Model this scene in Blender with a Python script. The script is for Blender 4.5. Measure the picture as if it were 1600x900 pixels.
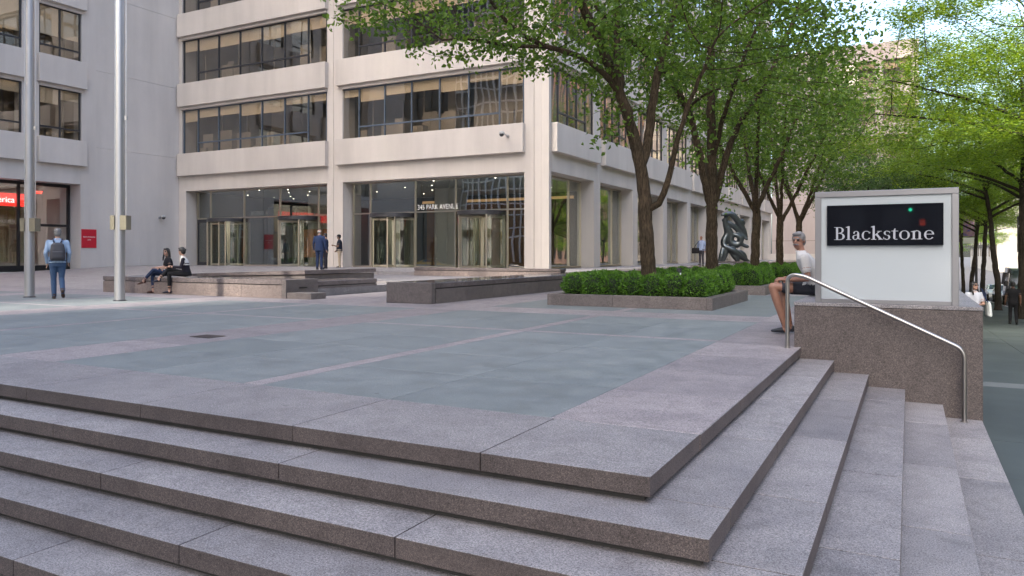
import bpy, bmesh, math, random
import numpy as np
from mathutils import Vector, Matrix, kdtree
R = math.radians
PI = math.pi
for _o in list(bpy.data.objects):
    bpy.data.objects.remove(_o)
S = bpy.context.scene
COL = S.collection

# ------------------------------------------------------------------ camera
FPX, YAW, HZ, CH = 1173.0, R(27.874), 396.0, 1.14      # focal length in px, yaw, horizon row, height over plaza
cd = bpy.data.cameras.new('camera')
cam = bpy.data.objects.new('camera', cd)
COL.objects.link(cam)
S.camera = cam
cd.sensor_width = 36.0
cd.lens = FPX / 1600 * 36
cd.shift_y = -(450 - HZ) / 1600
cd.clip_start, cd.clip_end = 0.05, 3000
cam.location = (0, 0, CH)
cam.rotation_euler = (PI / 2, 0, YAW)

# ------------------------------------------------------------------ sky, sun, exposure
SUN_TRAVEL = Vector((0.24, 0.97, 0)).normalized()       # horizontal direction the light travels
SUN_EL = R(41)
w = bpy.data.worlds.new('World')
S.world = w
w.use_nodes = True
nt = w.node_tree
bg = nt.nodes['Background']
sky = nt.nodes.new('ShaderNodeTexSky')
sky.sky_type = 'NISHITA'
sky.sun_disc = False
sky.sun_elevation = SUN_EL
sky.sun_rotation = math.atan2(-SUN_TRAVEL.x, -SUN_TRAVEL.y)
sky.air_density, sky.dust_density, sky.ozone_density = 1.0, 5.0, 0.9
nt.links.new(sky.outputs[0], bg.inputs[0])
bg.inputs[1].default_value = 0.15
sl = bpy.data.lights.new('sun', 'SUN')
sl.energy, sl.angle, sl.color = 3.0, R(4.0), (1.0, 0.93, 0.82)
so = bpy.data.objects.new('sun', sl)
COL.objects.link(so)
so.rotation_euler = Vector((SUN_TRAVEL.x * math.cos(SUN_EL), SUN_TRAVEL.y * math.cos(SUN_EL), -math.sin(SUN_EL))).to_track_quat('-Z', 'Y').to_euler()
so.location = (0, -10, 60)
S.view_settings.view_transform = 'Standard'
S.view_settings.look = 'None'
S.view_settings.exposure = 2.27
S.view_settings.gamma = 1.0
S.view_settings.use_curve_mapping = False
S.cycles.max_bounces = 8
S.cycles.transparent_max_bounces = 16

# ------------------------------------------------------------------ pixel helpers (a pixel gives a direction only)
_s, _c = math.sin(YAW), math.cos(YAW)
def ground(px, py, z=0.0):
    D = FPX * (CH - z) / (py - HZ); a = (px - 800) / FPX
    return Vector((D * (-_s + a * _c), D * (_c + a * _s), z))
def at_depth(px, py, D):
    a = (px - 800) / FPX
    return Vector((D * (-_s + a * _c), D * (_c + a * _s), CH - (py - HZ) / FPX * D))

# ------------------------------------------------------------------ object helpers
def W(o):
    v = Vector((0, 0, 0))
    while o is not None:
        v += o.location; o = o.parent
    return v
def tag(o, label=None, cat=None, group=None, kind=None):
    if label: o['label'] = label
    if cat: o['category'] = cat
    if group: o['group'] = group
    if kind: o['kind'] = kind
    return o
def empty(name, loc, label=None, cat=None, group=None, rz=0, kind=None):
    o = bpy.data.objects.new(name, None); COL.objects.link(o)
    o.location = loc; o.rotation_euler = (0, 0, rz); o.empty_display_size = 0.2
    return tag(o, label, cat, group, kind)
def link(name, me, parent=None, loc=(0, 0, 0), rz=0.0):
    o = bpy.data.objects.new(name, me); COL.objects.link(o)
    o.parent = parent; o.location = loc; o.rotation_euler = (0, 0, rz)
    return o
def copy_tree(o, parent=None):
    c = o.copy(); COL.objects.link(c); c.parent = parent
    for ch in o.children: copy_tree(ch, c)
    return c

class MB:
    def __init__(self): self.v = []; self.f = []; self.m = []; self.cur = 0
    def add(self, vs, fs):
        b = len(self.v); self.v += [tuple(p) for p in vs]
        self.f += [tuple(i + b for i in q) for q in fs]; self.m += [self.cur] * len(fs)
        return self
    def box(self, x0, x1, y0, y1, z0, z1, ch=0.0):
        if x1 < x0: x0, x1 = x1, x0
        if y1 < y0: y0, y1 = y1, y0
        if z1 < z0: z0, z1 = z1, z0
        if ch <= 0:
            vs = [(x, y, z) for x in (x0, x1) for y in (y0, y1) for z in (z0, z1)]
            return self.add(vs, [(0, 1, 3, 2), (4, 6, 7, 5), (0, 4, 5, 1), (2, 3, 7, 6), (0, 2, 6, 4), (1, 5, 7, 3)])
        b = bmesh.new(); bmesh.ops.create_cube(b, size=1)
        for q in b.verts: q.co = Vector(((x0 + x1) / 2 + q.co.x * (x1 - x0), (y0 + y1) / 2 + q.co.y * (y1 - y0), (z0 + z1) / 2 + q.co.z * (z1 - z0)))
        bmesh.ops.bevel(b, geom=b.edges[:], offset=ch, segments=1, affect='EDGES')
        b.verts.index_update()
        self.add([q.co[:] for q in b.verts], [[q.index for q in f.verts] for f in b.faces]); b.free()
        return self
    def obox(self, c, ax, ay, az):            # oriented box: centre and three half-axis vectors
        c, ax, ay, az = Vector(c), Vector(ax), Vector(ay), Vector(az)
        vs = [c + ax * i + ay * j + az * k for i in (-1, 1) for j in (-1, 1) for k in (-1, 1)]
        return self.add(vs, [(0, 1, 3, 2), (4, 6, 7, 5), (0, 4, 5, 1), (2, 3, 7, 6), (0, 2, 6, 4), (1, 5, 7, 3)])
    def tube(self, pts, rad, n=8, cap=True):
        pts = [Vector(p) for p in pts]
        if not hasattr(rad, '__len__'): rad = [rad] * len(pts)
        vs, fs = [], []; prev = None
        for i, p in enumerate(pts):
            t = (pts[min(i + 1, len(pts) - 1)] - pts[max(i - 1, 0)]).normalized()
            if prev is None:
                u = t.orthogonal().normalized()
            else:
                u = (prev - t * prev.dot(t))
                u = u.normalized() if u.length > 1e-6 else t.orthogonal().normalized()
            prev = u; q = t.cross(u)
            for k in range(n):
                a = 2 * PI * k / n
                vs.append(p + (u * math.cos(a) + q * math.sin(a)) * rad[i])
        for i in range(len(pts) - 1):
            for k in range(n):
                fs.append((i * n + k, i * n + (k + 1) % n, (i + 1) * n + (k + 1) % n, (i + 1) * n + k))
        if cap:
            fs.append(tuple(reversed(range(n)))); fs.append(tuple((len(pts) - 1) * n + k for k in range(n)))
        return self.add(vs, fs)
    def lathe(self, c, prof, n=16, axis='Z'):      # prof: (radius, height)
        vs, fs = [], []
        for r, z in prof:
            for k in range(n):
                a = 2 * PI * k / n; x, y = r * math.cos(a), r * math.sin(a)
                p = {'Z': (x, y, z), 'Y': (x, z, y), 'X': (z, x, y)}[axis]
                vs.append((c[0] + p[0], c[1] + p[1], c[2] + p[2]))
        for i in range(len(prof) - 1):
            for k in range(n):
                fs.append((i * n + k, i * n + (k + 1) % n, (i + 1) * n + (k + 1) % n, (i + 1) * n + k))
        fs.append(tuple(reversed(range(n)))); fs.append(tuple((len(prof) - 1) * n + k for k in range(n)))
        return self.add(vs, fs)
    def ball(self, c, rx, ry, rz, n=12, m=8):
        prof = [(math.sin(PI * (i + .02) / (m + .04)), -math.cos(PI * (i + .02) / (m + .04))) for i in range(m + 1)]
        b = len(self.v); self.lathe((0, 0, 0), prof, n)
        for i in range(b, len(self.v)):
            x, y, z = self.v[i]; self.v[i] = (c[0] + x * rx, c[1] + y * ry, c[2] + z * rz)
        return self
    def poly(self, pts2, y0, y1, fn=None):          # extrude a polygon given as (a, b); fn maps (a, b, depth) to xyz
        fn = fn or (lambda a, b, d: (a, d, b))
        n = len(pts2)
        vs = [fn(a, b, y0) for a, b in pts2] + [fn(a, b, y1) for a, b in pts2]
        fs = [tuple(range(n)), tuple(reversed(range(n, 2 * n)))] + [(i, i + n, (i + 1) % n + n, (i + 1) % n) for i in range(n)]
        return self.add(vs, fs)
    def mesh(self, name, mats, org=(0, 0, 0), smooth=False, fix=True):
        me = bpy.data.meshes.new(name)
        o = Vector(org)
        me.from_pydata([(p[0] - o.x, p[1] - o.y, p[2] - o.z) for p in self.v], [], self.f)
        if not isinstance(mats, (list, tuple)): mats = [mats]
        for mt in mats: me.materials.append(mt)
        if len(mats) > 1: me.polygons.foreach_set('material_index', self.m)
        if fix:
            b = bmesh.new(); b.from_mesh(me); bmesh.ops.recalc_face_normals(b, faces=b.faces); b.to_mesh(me); b.free()
        if smooth:
            me.polygons.foreach_set('use_smooth', [True] * len(me.polygons))
            if smooth != 'all': me.set_sharp_from_angle(angle=R(40))
        me.update()
        return me
    def obj(self, name, mats, parent=None, org=None, smooth=False, label=None, cat=None, group=None, kind=None, fix=True):
        if org is None:
            a = np.array(self.v); mn, mx = a.min(0), a.max(0)
            org = ((mn[0] + mx[0]) / 2, (mn[1] + mx[1]) / 2, mn[2])
        me = self.mesh(name, mats, org, smooth, fix)
        o = link(name, me, parent, Vector(org) - (W(parent) if parent else Vector((0, 0, 0))))
        return tag(o, label, cat, group, kind)

# ------------------------------------------------------------------ materials
MATS = {}
def newmat(name):
    m = bpy.data.materials.new(name); m.use_nodes = True; MATS[name] = m
    n = m.node_tree.nodes; return m, n, m.node_tree.links, n['Principled BSDF']
def setp(b, **kw):
    for k, v in kw.items():
        i = b.inputs[k.replace('_', ' ')]
        i.default_value = (*v, 1) if (hasattr(v, '__len__') and len(v) == 3) else v
def plain(name, col, rough=0.6, metal=0.0, spec=0.5, var=0.0, vscale=3.0, bump=0.0, bscale=40, coat=0.0, emit=None, estr=0.0):
    m, n, l, b = newmat(name)
    setp(b, Base_Color=col, Roughness=rough, Metallic=metal, Specular_IOR_Level=spec, Coat_Weight=coat)
    if emit: setp(b, Emission_Color=emit, Emission_Strength=estr)
    tc = n.new('ShaderNodeTexCoord')
    if var > 0:
        no = n.new('ShaderNodeTexNoise'); no.inputs['Scale'].default_value = vscale; no.inputs['Detail'].default_value = 6
        l.new(tc.outputs['Object'], no.inputs['Vector'])
        mx = n.new('ShaderNodeMix'); mx.data_type = 'RGBA'
        mx.inputs[6].default_value = (*[max(0, c * (1 - var)) for c in col], 1); mx.inputs[7].default_value = (*[c * (1 + var) for c in col], 1)
        l.new(no.outputs['Fac'], mx.inputs[0]); l.new(mx.outputs[2], b.inputs['Base Color'])
    if bump > 0:
        no = n.new('ShaderNodeTexNoise'); no.inputs['Scale'].default_value = bscale; no.inputs['Detail'].default_value = 4
        l.new(tc.outputs['Object'], no.inputs['Vector'])
        bp = n.new('ShaderNodeBump'); bp.inputs['Strength'].default_value = bump; bp.inputs['Distance'].default_value = 0.01
        l.new(no.outputs['Fac'], bp.inputs['Height']); l.new(bp.outputs[0], b.inputs['Normal'])
    return m
def ramp(n, stops):
    r = n.new('ShaderNodeValToRGB'); e = r.color_ramp.elements
    while len(e) < len(stops): e.new(0.5)
    for q, (p, c) in zip(e, stops): q.position = p; q.color = (*c, 1)
    return r
def mixc(n, l, fac, a, b_, mode='MIX'):
    m = n.new('ShaderNodeMix'); m.data_type = 'RGBA'; m.blend_type = mode
    for i, s in ((0, fac), (6, a), (7, b_)):
        if hasattr(s, 'links') or hasattr(s, 'is_linked'): l.new(s, m.inputs[i])
        elif isinstance(s, (int, float)): m.inputs[i].default_value = s
        else: m.inputs[i].default_value = (*s, 1)
    return m.outputs[2]
def noise(n, l, vec, scale, detail=4, rough=0.55, stretch=None):
    if stretch:
        mp = n.new('ShaderNodeMapping'); mp.inputs['Scale'].default_value = stretch; l.new(vec, mp.inputs['Vector']); vec = mp.outputs[0]
    no = n.new('ShaderNodeTexNoise'); no.inputs['Scale'].default_value = scale; no.inputs['Detail'].default_value = detail
    no.inputs['Roughness'].default_value = rough
    l.new(vec, no.inputs['Vector']); return no.outputs['Fac']
def world_vec(n, l, amt=17.0):       # world position, shifted per object so neighbours differ
    g = n.new('ShaderNodeNewGeometry'); oi = n.new('ShaderNodeObjectInfo')
    mu = n.new('ShaderNodeVectorMath'); mu.operation = 'SCALE'; mu.inputs[0].default_value = (1, .7, .4)
    ml = n.new('ShaderNodeMath'); ml.operation = 'MULTIPLY'; ml.inputs[1].default_value = amt
    l.new(oi.outputs['Random'], ml.inputs[0]); l.new(ml.outputs[0], mu.inputs['Scale'])
    ad = n.new('ShaderNodeVectorMath'); l.new(g.outputs['Position'], ad.inputs[0]); l.new(mu.outputs[0], ad.inputs[1])
    return ad.outputs[0], oi.outputs['Random'], g.outputs['Position']

def granite(name, base, dark, light, rough=0.55, tone=0.15, speck=260, bump=0.25, spec=0.5, dirt=0.25, con=1.0):
    m, n, l, b = newmat(name)
    vec, rnd, pos = world_vec(n, l)
    sp = noise(n, l, vec, speck, 2, 0.6)
    r1 = ramp(n, [(0.36, dark), (0.47, base), (0.56, base), (0.68, light)]); l.new(sp, r1.inputs[0])
    s2 = noise(n, l, vec, speck * .36, 2, 0.6)
    r2 = ramp(n, [(0.34, (0.50, 0.48, 0.48)), (0.5, (1, 1, 1)), (0.66, (1.36, 1.29, 1.25))]); l.new(s2, r2.inputs[0])
    c = mixc(n, l, con, r1.outputs[0], r2.outputs[0], 'MULTIPLY')
    s3 = noise(n, l, pos, 1.6, 7, 0.65)
    r3 = ramp(n, [(0.3, (1 - dirt, 1 - dirt, 1 - dirt * .9)), (0.55, (1, 1, 1)), (0.8, (1 + dirt * .4,) * 3)]); l.new(s3, r3.inputs[0])
    c = mixc(n, l, 1.0, c, r3.outputs[0], 'MULTIPLY')
    vo = n.new('ShaderNodeTexVoronoi'); vo.inputs['Scale'].default_value = 2.6; l.new(pos, vo.inputs['Vector'])
    rv = ramp(n, [(0.03, (.5, .5, .5)), (0.045, (1, 1, 1))]); l.new(vo.outputs['Distance'], rv.inputs[0])
    c = mixc(n, l, .75, c, rv.outputs[0], 'MULTIPLY')
    s5 = noise(n, l, pos, 5.5, 8, .7)
    r5 = ramp(n, [(0.36, (.80, .79, .78)), (0.5, (1, 1, 1)), (0.68, (1.10, 1.09, 1.08))]); l.new(s5, r5.inputs[0])
    c = mixc(n, l, .8, c, r5.outputs[0], 'MULTIPLY')
    rt = ramp(n, [(0, (1 - tone, 1 - tone, 1 - tone * .8)), (1, (1 + tone, 1 + tone * .95, 1 + tone))]); l.new(rnd, rt.inputs[0])
    c = mixc(n, l, 1.0, c, rt.outputs[0], 'MULTIPLY')
    l.new(c, b.inputs['Base Color']); setp(b, Roughness=rough, Specular_IOR_Level=spec)
    bp = n.new('ShaderNodeBump'); bp.inputs['Strength'].default_value = bump; bp.inputs['Distance'].default_value = 0.004
    l.new(s2, bp.inputs['Height']); l.new(bp.outputs[0], b.inputs['Normal'])
    return m
M_GR = granite('flamed granite', (0.250, 0.240, 0.238), (0.092, 0.086, 0.085), (0.445, 0.427, 0.42))
M_GRPAV = granite('paving granite', (0.272, 0.247, 0.247), (0.12, 0.106, 0.106), (0.43, 0.395, 0.39))
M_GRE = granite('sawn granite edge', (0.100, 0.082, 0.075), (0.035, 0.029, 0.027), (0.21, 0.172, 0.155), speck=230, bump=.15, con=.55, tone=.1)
M_GRB2 = granite('brown bench granite', (0.15, 0.13, 0.121), (0.06, 0.053, 0.05), (0.27, 0.235, 0.215), rough=.5, speck=170, bump=.1, dirt=.15, con=.7, tone=.1)
M_GRSUN = granite('sunlit tint granite', (0.19, 0.158, 0.142), (0.09, 0.07, 0.065), (0.33, 0.27, 0.24), rough=.5, speck=150, bump=.1, dirt=.12)  # bench granite lightened and warmed: the sunlight on it is in the colour
M_GRP = granite('polished granite', (0.15, 0.13, 0.125), (0.06, 0.05, 0.05), (0.26, 0.23, 0.22), rough=0.12, bump=0.0, speck=200)
M_GRB = granite('brown granite', (0.092, 0.076, 0.071), (0.036, 0.031, 0.03), (0.18, 0.15, 0.137), rough=0.5, speck=170, bump=.1, dirt=.15, con=.7, tone=.08)

def bluestone():
    m, n, l, b = newmat('bluestone')
    vec, rnd, pos = world_vec(n, l)
    s1 = noise(n, l, pos, 0.9, 8, 0.62)
    r1 = ramp(n, [(0.28, (0.150, 0.167, 0.166)), (0.5, (0.168, 0.187, 0.187)), (0.72, (0.192, 0.210, 0.207))]); l.new(s1, r1.inputs[0])
    s2 = noise(n, l, vec, 3.0, 9, 0.7, (1, 1, 1))
    r2 = ramp(n, [(0.33, (0.68, 0.70, 0.70)), (0.5, (1, 1, 1)), (0.69, (1.28, 1.25, 1.18))]); l.new(s2, r2.inputs[0])
    c = mixc(n, l, 0.8, r1.outputs[0], r2.outputs[0], 'MULTIPLY')
    s4 = noise(n, l, pos, 0.55, 5, 0.6)
    r4 = ramp(n, [(0.56, (0, 0, 0)), (0.7, (1, 1, 1))]); l.new(s4, r4.inputs[0])
    c = mixc(n, l, r4.outputs[0], c, mixc(n, l, 1.0, c, (1.10, 1.09, 1.05), 'MULTIPLY'))
    s3 = noise(n, l, vec, 150, 2)
    r3 = ramp(n, [(0.35, (0.78,) * 3), (0.65, (1.2,) * 3)]); l.new(s3, r3.inputs[0])
    c = mixc(n, l, 1.0, c, r3.outputs[0], 'MULTIPLY')
    vo = n.new('ShaderNodeTexVoronoi'); vo.inputs['Scale'].default_value = 3.2; l.new(pos, vo.inputs['Vector'])
    rv = ramp(n, [(0.055, (.62, .62, .62)), (0.075, (1, 1, 1))]); l.new(vo.outputs['Distance'], rv.inputs[0])
    c = mixc(n, l, .8, c, rv.outputs[0], 'MULTIPLY')
    sw = noise(n, l, pos, 6.0, 9, .75, (1, .45, 1))
    rw = ramp(n, [(0.60, (1, 1, 1)), (0.72, (1.35, 1.33, 1.26))]); l.new(sw, rw.inputs[0])
    c = mixc(n, l, 1.0, c, rw.outputs[0], 'MULTIPLY')
    rt = ramp(n, [(0, (0.93, 0.94, 0.95)), (1, (1.06, 1.05, 1.05))]); l.new(rnd, rt.inputs[0])
    c = mixc(n, l, 1.0, c, rt.outputs[0], 'MULTIPLY')
    l.new(c, b.inputs['Base Color']); setp(b, Specular_IOR_Level=0.45)
    rr = ramp(n, [(0.3, (0.50,) * 3), (0.7, (0.75,) * 3)]); l.new(s2, rr.inputs[0]); l.new(rr.outputs[0], b.inputs['Roughness'])
    bp = n.new('ShaderNodeBump'); bp.inputs['Strength'].default_value = .2; bp.inputs['Distance'].default_value = .004
    l.new(s2, bp.inputs['Height']); l.new(bp.outputs[0], b.inputs['Normal'])
    return m
M_BS = bluestone()

def concrete(name, col, streak=0.15, blot=0.05, rough=0.8):
    m, n, l, b = newmat(name)
    g = n.new('ShaderNodeNewGeometry'); pos = g.outputs['Position']
    s1 = noise(n, l, pos, 0.8, 8, 0.6, (1.0, 1.0, 0.12))
    r1 = ramp(n, [(0.3, (1 - streak,) * 3), (0.6, (1, 1, 1)), (0.8, (1 + streak * .4,) * 3)]); l.new(s1, r1.inputs[0])
    c = mixc(n, l, 1.0, col, r1.outputs[0], 'MULTIPLY')
    s2 = noise(n, l, pos, 0.35, 6, 0.6)
    r2 = ramp(n, [(0.3, (1 - blot, 1 - blot, 1 - blot * .7)), (0.7, (1 + blot,) * 3)]); l.new(s2, r2.inputs[0])
    c = mixc(n, l, 1.0, c, r2.outputs[0], 'MULTIPLY')
    s3 = noise(n, l, pos, 90, 3)
    r3 = ramp(n, [(0.35, (0.94,) * 3), (0.65, (1.05,) * 3)]); l.new(s3, r3.inputs[0])
    c = mixc(n, l, 1.0, c, r3.outputs[0], 'MULTIPLY')
    l.new(c, b.inputs['Base Color']); setp(b, Roughness=rough, Specular_IOR_Level=.3)
    bp = n.new('ShaderNodeBump'); bp.inputs['Strength'].default_value = .15; bp.inputs['Distance'].default_value = .004
    l.new(s3, bp.inputs['Height']); l.new(bp.outputs[0], b.inputs['Normal'])
    return m
M_CON = concrete('beige precast concrete', (0.555, 0.508, 0.46))
M_CON2 = concrete('grey precast concrete', (0.585, 0.545, 0.505))
M_CONF = concrete('pink beige concrete', (0.46, 0.39, 0.36))
M_JOINT = plain('dark joint', (0.03, 0.028, 0.026), 0.9)
M_DIRT = plain('dark mortar', (0.05, 0.048, 0.045), 0.95, var=.3, vscale=8)

def glass(name, tint=(0.75, 0.8, 0.78), refl=(0.9, 0.9, 0.92), base=0.06, wob=0.02, wscale=0.8, rough=0.0):
    m, n, l, b = newmat(name)
    n.remove(b)
    tr = n.new('ShaderNodeBsdfTransparent'); tr.inputs[0].default_value = (*tint, 1)
    gl = n.new('ShaderNodeBsdfGlossy'); gl.inputs['Color'].default_value = (*refl, 1); gl.inputs['Roughness'].default_value = rough
    fr = n.new('ShaderNodeFresnel'); gb = n.new('ShaderNodeNewGeometry')      # same index from both faces: the pane does not bend light
    io = n.new('ShaderNodeMapRange'); io.inputs['To Min'].default_value = 1.5; io.inputs['To Max'].default_value = 1 / 1.5
    l.new(gb.outputs['Backfacing'], io.inputs[0]); l.new(io.outputs[0], fr.inputs['IOR'])
    mr = n.new('ShaderNodeMapRange'); mr.inputs['From Min'].default_value = 0.0; mr.inputs['From Max'].default_value = 1.0
    mr.inputs['To Min'].default_value = base; mr.inputs['To Max'].default_value = 1.0
    l.new(fr.outputs[0], mr.inputs[0])
    mx = n.new('ShaderNodeMixShader'); l.new(mr.outputs[0], mx.inputs[0]); l.new(tr.outputs[0], mx.inputs[1]); l.new(gl.outputs[0], mx.inputs[2])
    l.new(mx.outputs[0], n['Material Output'].inputs['Surface'])
    if wob > 0:
        oi = n.new('ShaderNodeObjectInfo'); g = n.new('ShaderNodeNewGeometry')
        ad = n.new('ShaderNodeVectorMath'); l.new(g.outputs['Position'], ad.inputs[0])
        sc = n.new('ShaderNodeVectorMath'); sc.operation = 'SCALE'; sc.inputs[0].default_value = (31, 17, 23); l.new(oi.outputs['Random'], sc.inputs['Scale']); l.new(sc.outputs[0], ad.inputs[1])
        no = noise(n, l, ad.outputs[0], wscale, 1, .4)
        bp = n.new('ShaderNodeBump'); bp.inputs['Strength'].default_value = 1.0; bp.inputs['Distance'].default_value = wob
        l.new(no, bp.inputs['Height']); l.new(bp.outputs[0], gl.inputs['Normal'])
    return m
M_GLU = glass('bronze office glass', (0.93, 0.90, 0.85), (1.0, 0.98, 0.95), 0.075, 0.008, 0.5)
M_GLS = glass('storefront glass', (0.93, 0.96, 0.93), (1, 1, 1), 0.10, 0.007, 0.45)
M_FRAME = plain('dark bronze frame', (0.045, 0.045, 0.05), 0.4, 0.3)
M_FRAMEB = plain('blue grey frame', (0.09, 0.115, 0.15), 0.4, 0.2)
M_STEEL = plain('brushed steel', (0.36, 0.345, 0.325), 0.3, 1.0, bump=.03, bscale=200)
M_NICKEL = plain('warm nickel mullion', (0.55, 0.50, 0.42), 0.3, 1.0)
M_BLACK = plain('black metal', (0.012, 0.012, 0.013), 0.4)
M_BLIND = plain('cream roller blind', (0.60, 0.52, 0.405), 0.9, var=.06)
M_ROOM = plain('office interior wall', (0.27, 0.24, 0.20), 0.9, var=.3, vscale=.8)
M_ROOMD = plain('dark interior', (0.13, 0.12, 0.105), 0.9, var=.3, vscale=.6)
# =================================================================== THE GROUND
X1, Y1, YP = -1.163, 3.707, 9.753          # plaza edge (right, front) and face of the sign plinth
RI, TL, TR = 0.1408, 0.330, 0.376          # riser, tread of the front flight, tread of the side flight
def swz(y):                                # the avenue falls away from the camera
    return -0.845 - 0.03 * min(max(0.0, y - 9.8), 140)
M_ASPH = granite('asphalt', (0.055, 0.055, 0.058), (0.025, 0.025, 0.026), (0.10, 0.10, 0.10), rough=.85, speck=150, dirt=.3)
M_SIDE = concrete('grey green sidewalk concrete', (0.068, 0.085, 0.082), streak=.15, blot=.22)
M_SIDEL = concrete('pale sidewalk concrete', (0.14, 0.157, 0.153), streak=.1, blot=.12)
M_KERB = granite('kerb granite', (0.30, 0.29, 0.28), (0.14, 0.13, 0.13), (0.42, 0.4, 0.4), speck=140)

m = MB()
ys = [-400, 9.8, 30, 60, 100, 149.8, 1500]
for a, b in zip(ys[:-1], ys[1:]):
    m.add([(-900, a, swz(a) - .15), (900, a, swz(a) - .15), (900, b, swz(b) - .15), (-900, b, swz(b) - .15)], [(0, 1, 2, 3)])
m.obj('road', M_ASPH, org=(0, 0, -1), kind='structure')

def sloped_box(m, x0, x1, y0, y1, top, depth):
    vs = []
    for x in (x0, x1):
        for y in (y0, y1):
            vs += [(x, y, swz(y) + top - depth), (x, y, swz(y) + top)]
    m.add(vs, [(0, 1, 3, 2), (4, 6, 7, 5), (0, 4, 5, 1), (2, 3, 7, 6), (0, 2, 6, 4), (1, 5, 7, 3)])
m = MB()
for a, b in ((-3.0, 9.8), (9.8, 60), (60, 149.8)):
    sloped_box(m, 0.72, 5.55, a, b, -0.016, .3)
m.box(-70, 0.72, -3.0, 2.2, -1.2, -0.861)
sidewalk = m.obj('sidewalk', M_DIRT, org=(2, 0, -1), kind='structure')
rnd = random.Random(4)
y = -2.95
while y < 70:
    dy = 1.55
    light = False
    if abs(y - 12.85) < .8: pass
    for i in range(3):
        xa = 0.73 + i * 1.605
        m = MB(); sloped_box(m, xa + .004, xa + 1.60, y + .004, y + dy - .004, rnd.uniform(-.003, .002), .06)
        m.obj('sidewalk_slab', M_SIDE, sidewalk)
    y += dy
    if 13.0 < y < 14.6:
        m = MB(); sloped_box(m, .734, 5.54, y + .004, y + .62, 0.0, .06)
        m.obj('pale_sidewalk_strip', M_SIDEL, sidewalk); y += .63
y = 70.0
m = MB(); sloped_box(m, 0.73, 5.54, 70.01, 149, 0.0, .06); m.obj('far_sidewalk_sheet', M_SIDE, sidewalk)
for i in range(40):
    xa = 0.70 - (i + 1) * 1.55
    for j in range(3):
        m = MB(); m.box(xa + .004, xa + 1.546, -2.95 + j * 1.70, -2.95 + j * 1.70 + 1.692, -.9, -.845); m.obj('sidewalk_slab', M_SIDE, sidewalk)
m = MB()
for a, b in ((-3.0, 9.8), (9.8, 60), (60, 149.8)): sloped_box(m, 5.555, 5.72, a, b, .004, .35)
m.box(-70, 5.555, -3.16, -3.005, -1.2, -.841)
m.obj('kerb', M_KERB, sidewalk)

# ------------------------------------------------------------------ plaza base
m = MB()
m.box(-60, X1 - .05, Y1 + .06, 110, -1.3, -.016)
m.box(X1 - .05, .70, YP + 5.9, 110, -7, -.016)
m.box(-60, X1 - .05, 14, 110, -7, -.9)
plaza = m.obj('plaza', M_DIRT, org=(-10, 10, 0), kind='structure')
_slab = {}
def slab(x0, x1, y0, y1, mat, name, parent, z=0.0, th=.04, gap=.004, ch=.003, side=None):
    wx, wy = round(x1 - x0 - gap, 3), round(y1 - y0 - gap, 3)
    k = (wx, wy, mat.name, th, ch)
    if k not in _slab:
        mm = MB(); mm.box(-wx / 2, wx / 2, -wy / 2, wy / 2, -th, 0, ch); _slab[k] = mm.mesh(name, mat)
    return link(name, _slab[k], parent, Vector(((x0 + x1) / 2, (y0 + y1) / 2, z)) - W(parent))
def tiles(x0, x1, y0, y1, tx, ty, mat, name, gap=.003, z=0.0):
    nx, ny = max(1, round((x1 - x0) / tx)), max(1, round((y1 - y0) / ty))
    for i in range(nx):
        for j in range(ny):
            slab(x0 + (x1 - x0) * i / nx, x0 + (x1 - x0) * (i + 1) / nx, y0 + (y1 - y0) * j / ny, y0 + (y1 - y0) * (j + 1) / ny,
                 mat, name, plaza, z, gap=gap)
xb = [(-2.2, -7.95), (-9.05, -14.8), (-15.9, -21.65), (-22.75, -28.5), (-29.6, -35.35)]
yb = [(4.74, 12.9), (14.05, 21.2), (22.3, 29.5)]
def panel(xr, xl, ya, yb_, cross):
    xm = (xr + xl) / 2
    segs = [(ya, yb_)] if not cross else [(ya, cross - .08), (cross + .08, yb_)]
    for (a, b) in segs:
        tiles(xl, xm - .1, a, b, 1.4, 1.4, M_BS, 'bluestone_slab', .005)
        tiles(xm + .1, xr, a, b, 1.4, 1.4, M_BS, 'bluestone_slab', .005)
        tiles(xm - .1, xm + .1, a, b, .2, 1.6, M_GRPAV, 'granite_strip', .003)
    if cross:
        tiles(xl, xm - .1, cross - .08, cross + .08, 1.5, .16, M_GRPAV, 'granite_strip', .003)
        tiles(xm - .1, xr, cross - .08, cross + .08, 1.5, .16, M_GRPAV, 'granite_strip', .003)
for i, (xr, xl) in enumerate(xb):
    panel(xr, xl, 4.74, 12.9, 9.9)
    tiles(xl - 1.1, xl, 4.74, 12.9, 1.1, 1.63, M_GRPAV, 'granite_slab')
    tiles(xl - 1.1, xr, 12.9, 14.05, 1.6, 1.2, M_GRPAV, 'granite_slab')
panel(-2.2, -7.95, 14.05, 21.2, None)
tiles(-9.5, -7.95, 14.05, 21.2, 1.5, 1.6, M_GRPAV, 'granite_slab')
tiles(-9.5, -2.2, 21.2, 22.3, 1.6, 1.1, M_GRPAV, 'granite_slab')
panel(-2.2, -7.95, 22.3, 29.5, None)
tiles(-9.5, -7.95, 22.3, 29.5, 1.5, 1.6, M_GRPAV, 'granite_slab')
m = MB(); m.box(-60, -36.46, 4.74, 14.05, -.05, 0); m.obj('far_paving_sheet', M_BS, plaza)
m = MB(); m.box(-9.5, -2.2, 29.51, 95, -.05, 0); m.obj('far_paving_sheet', M_BS, plaza)
tiles(-13.85, -10.75, 14.05, 18.3, 1.55, 1.4, M_GRPAV, 'granite_slab')
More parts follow.
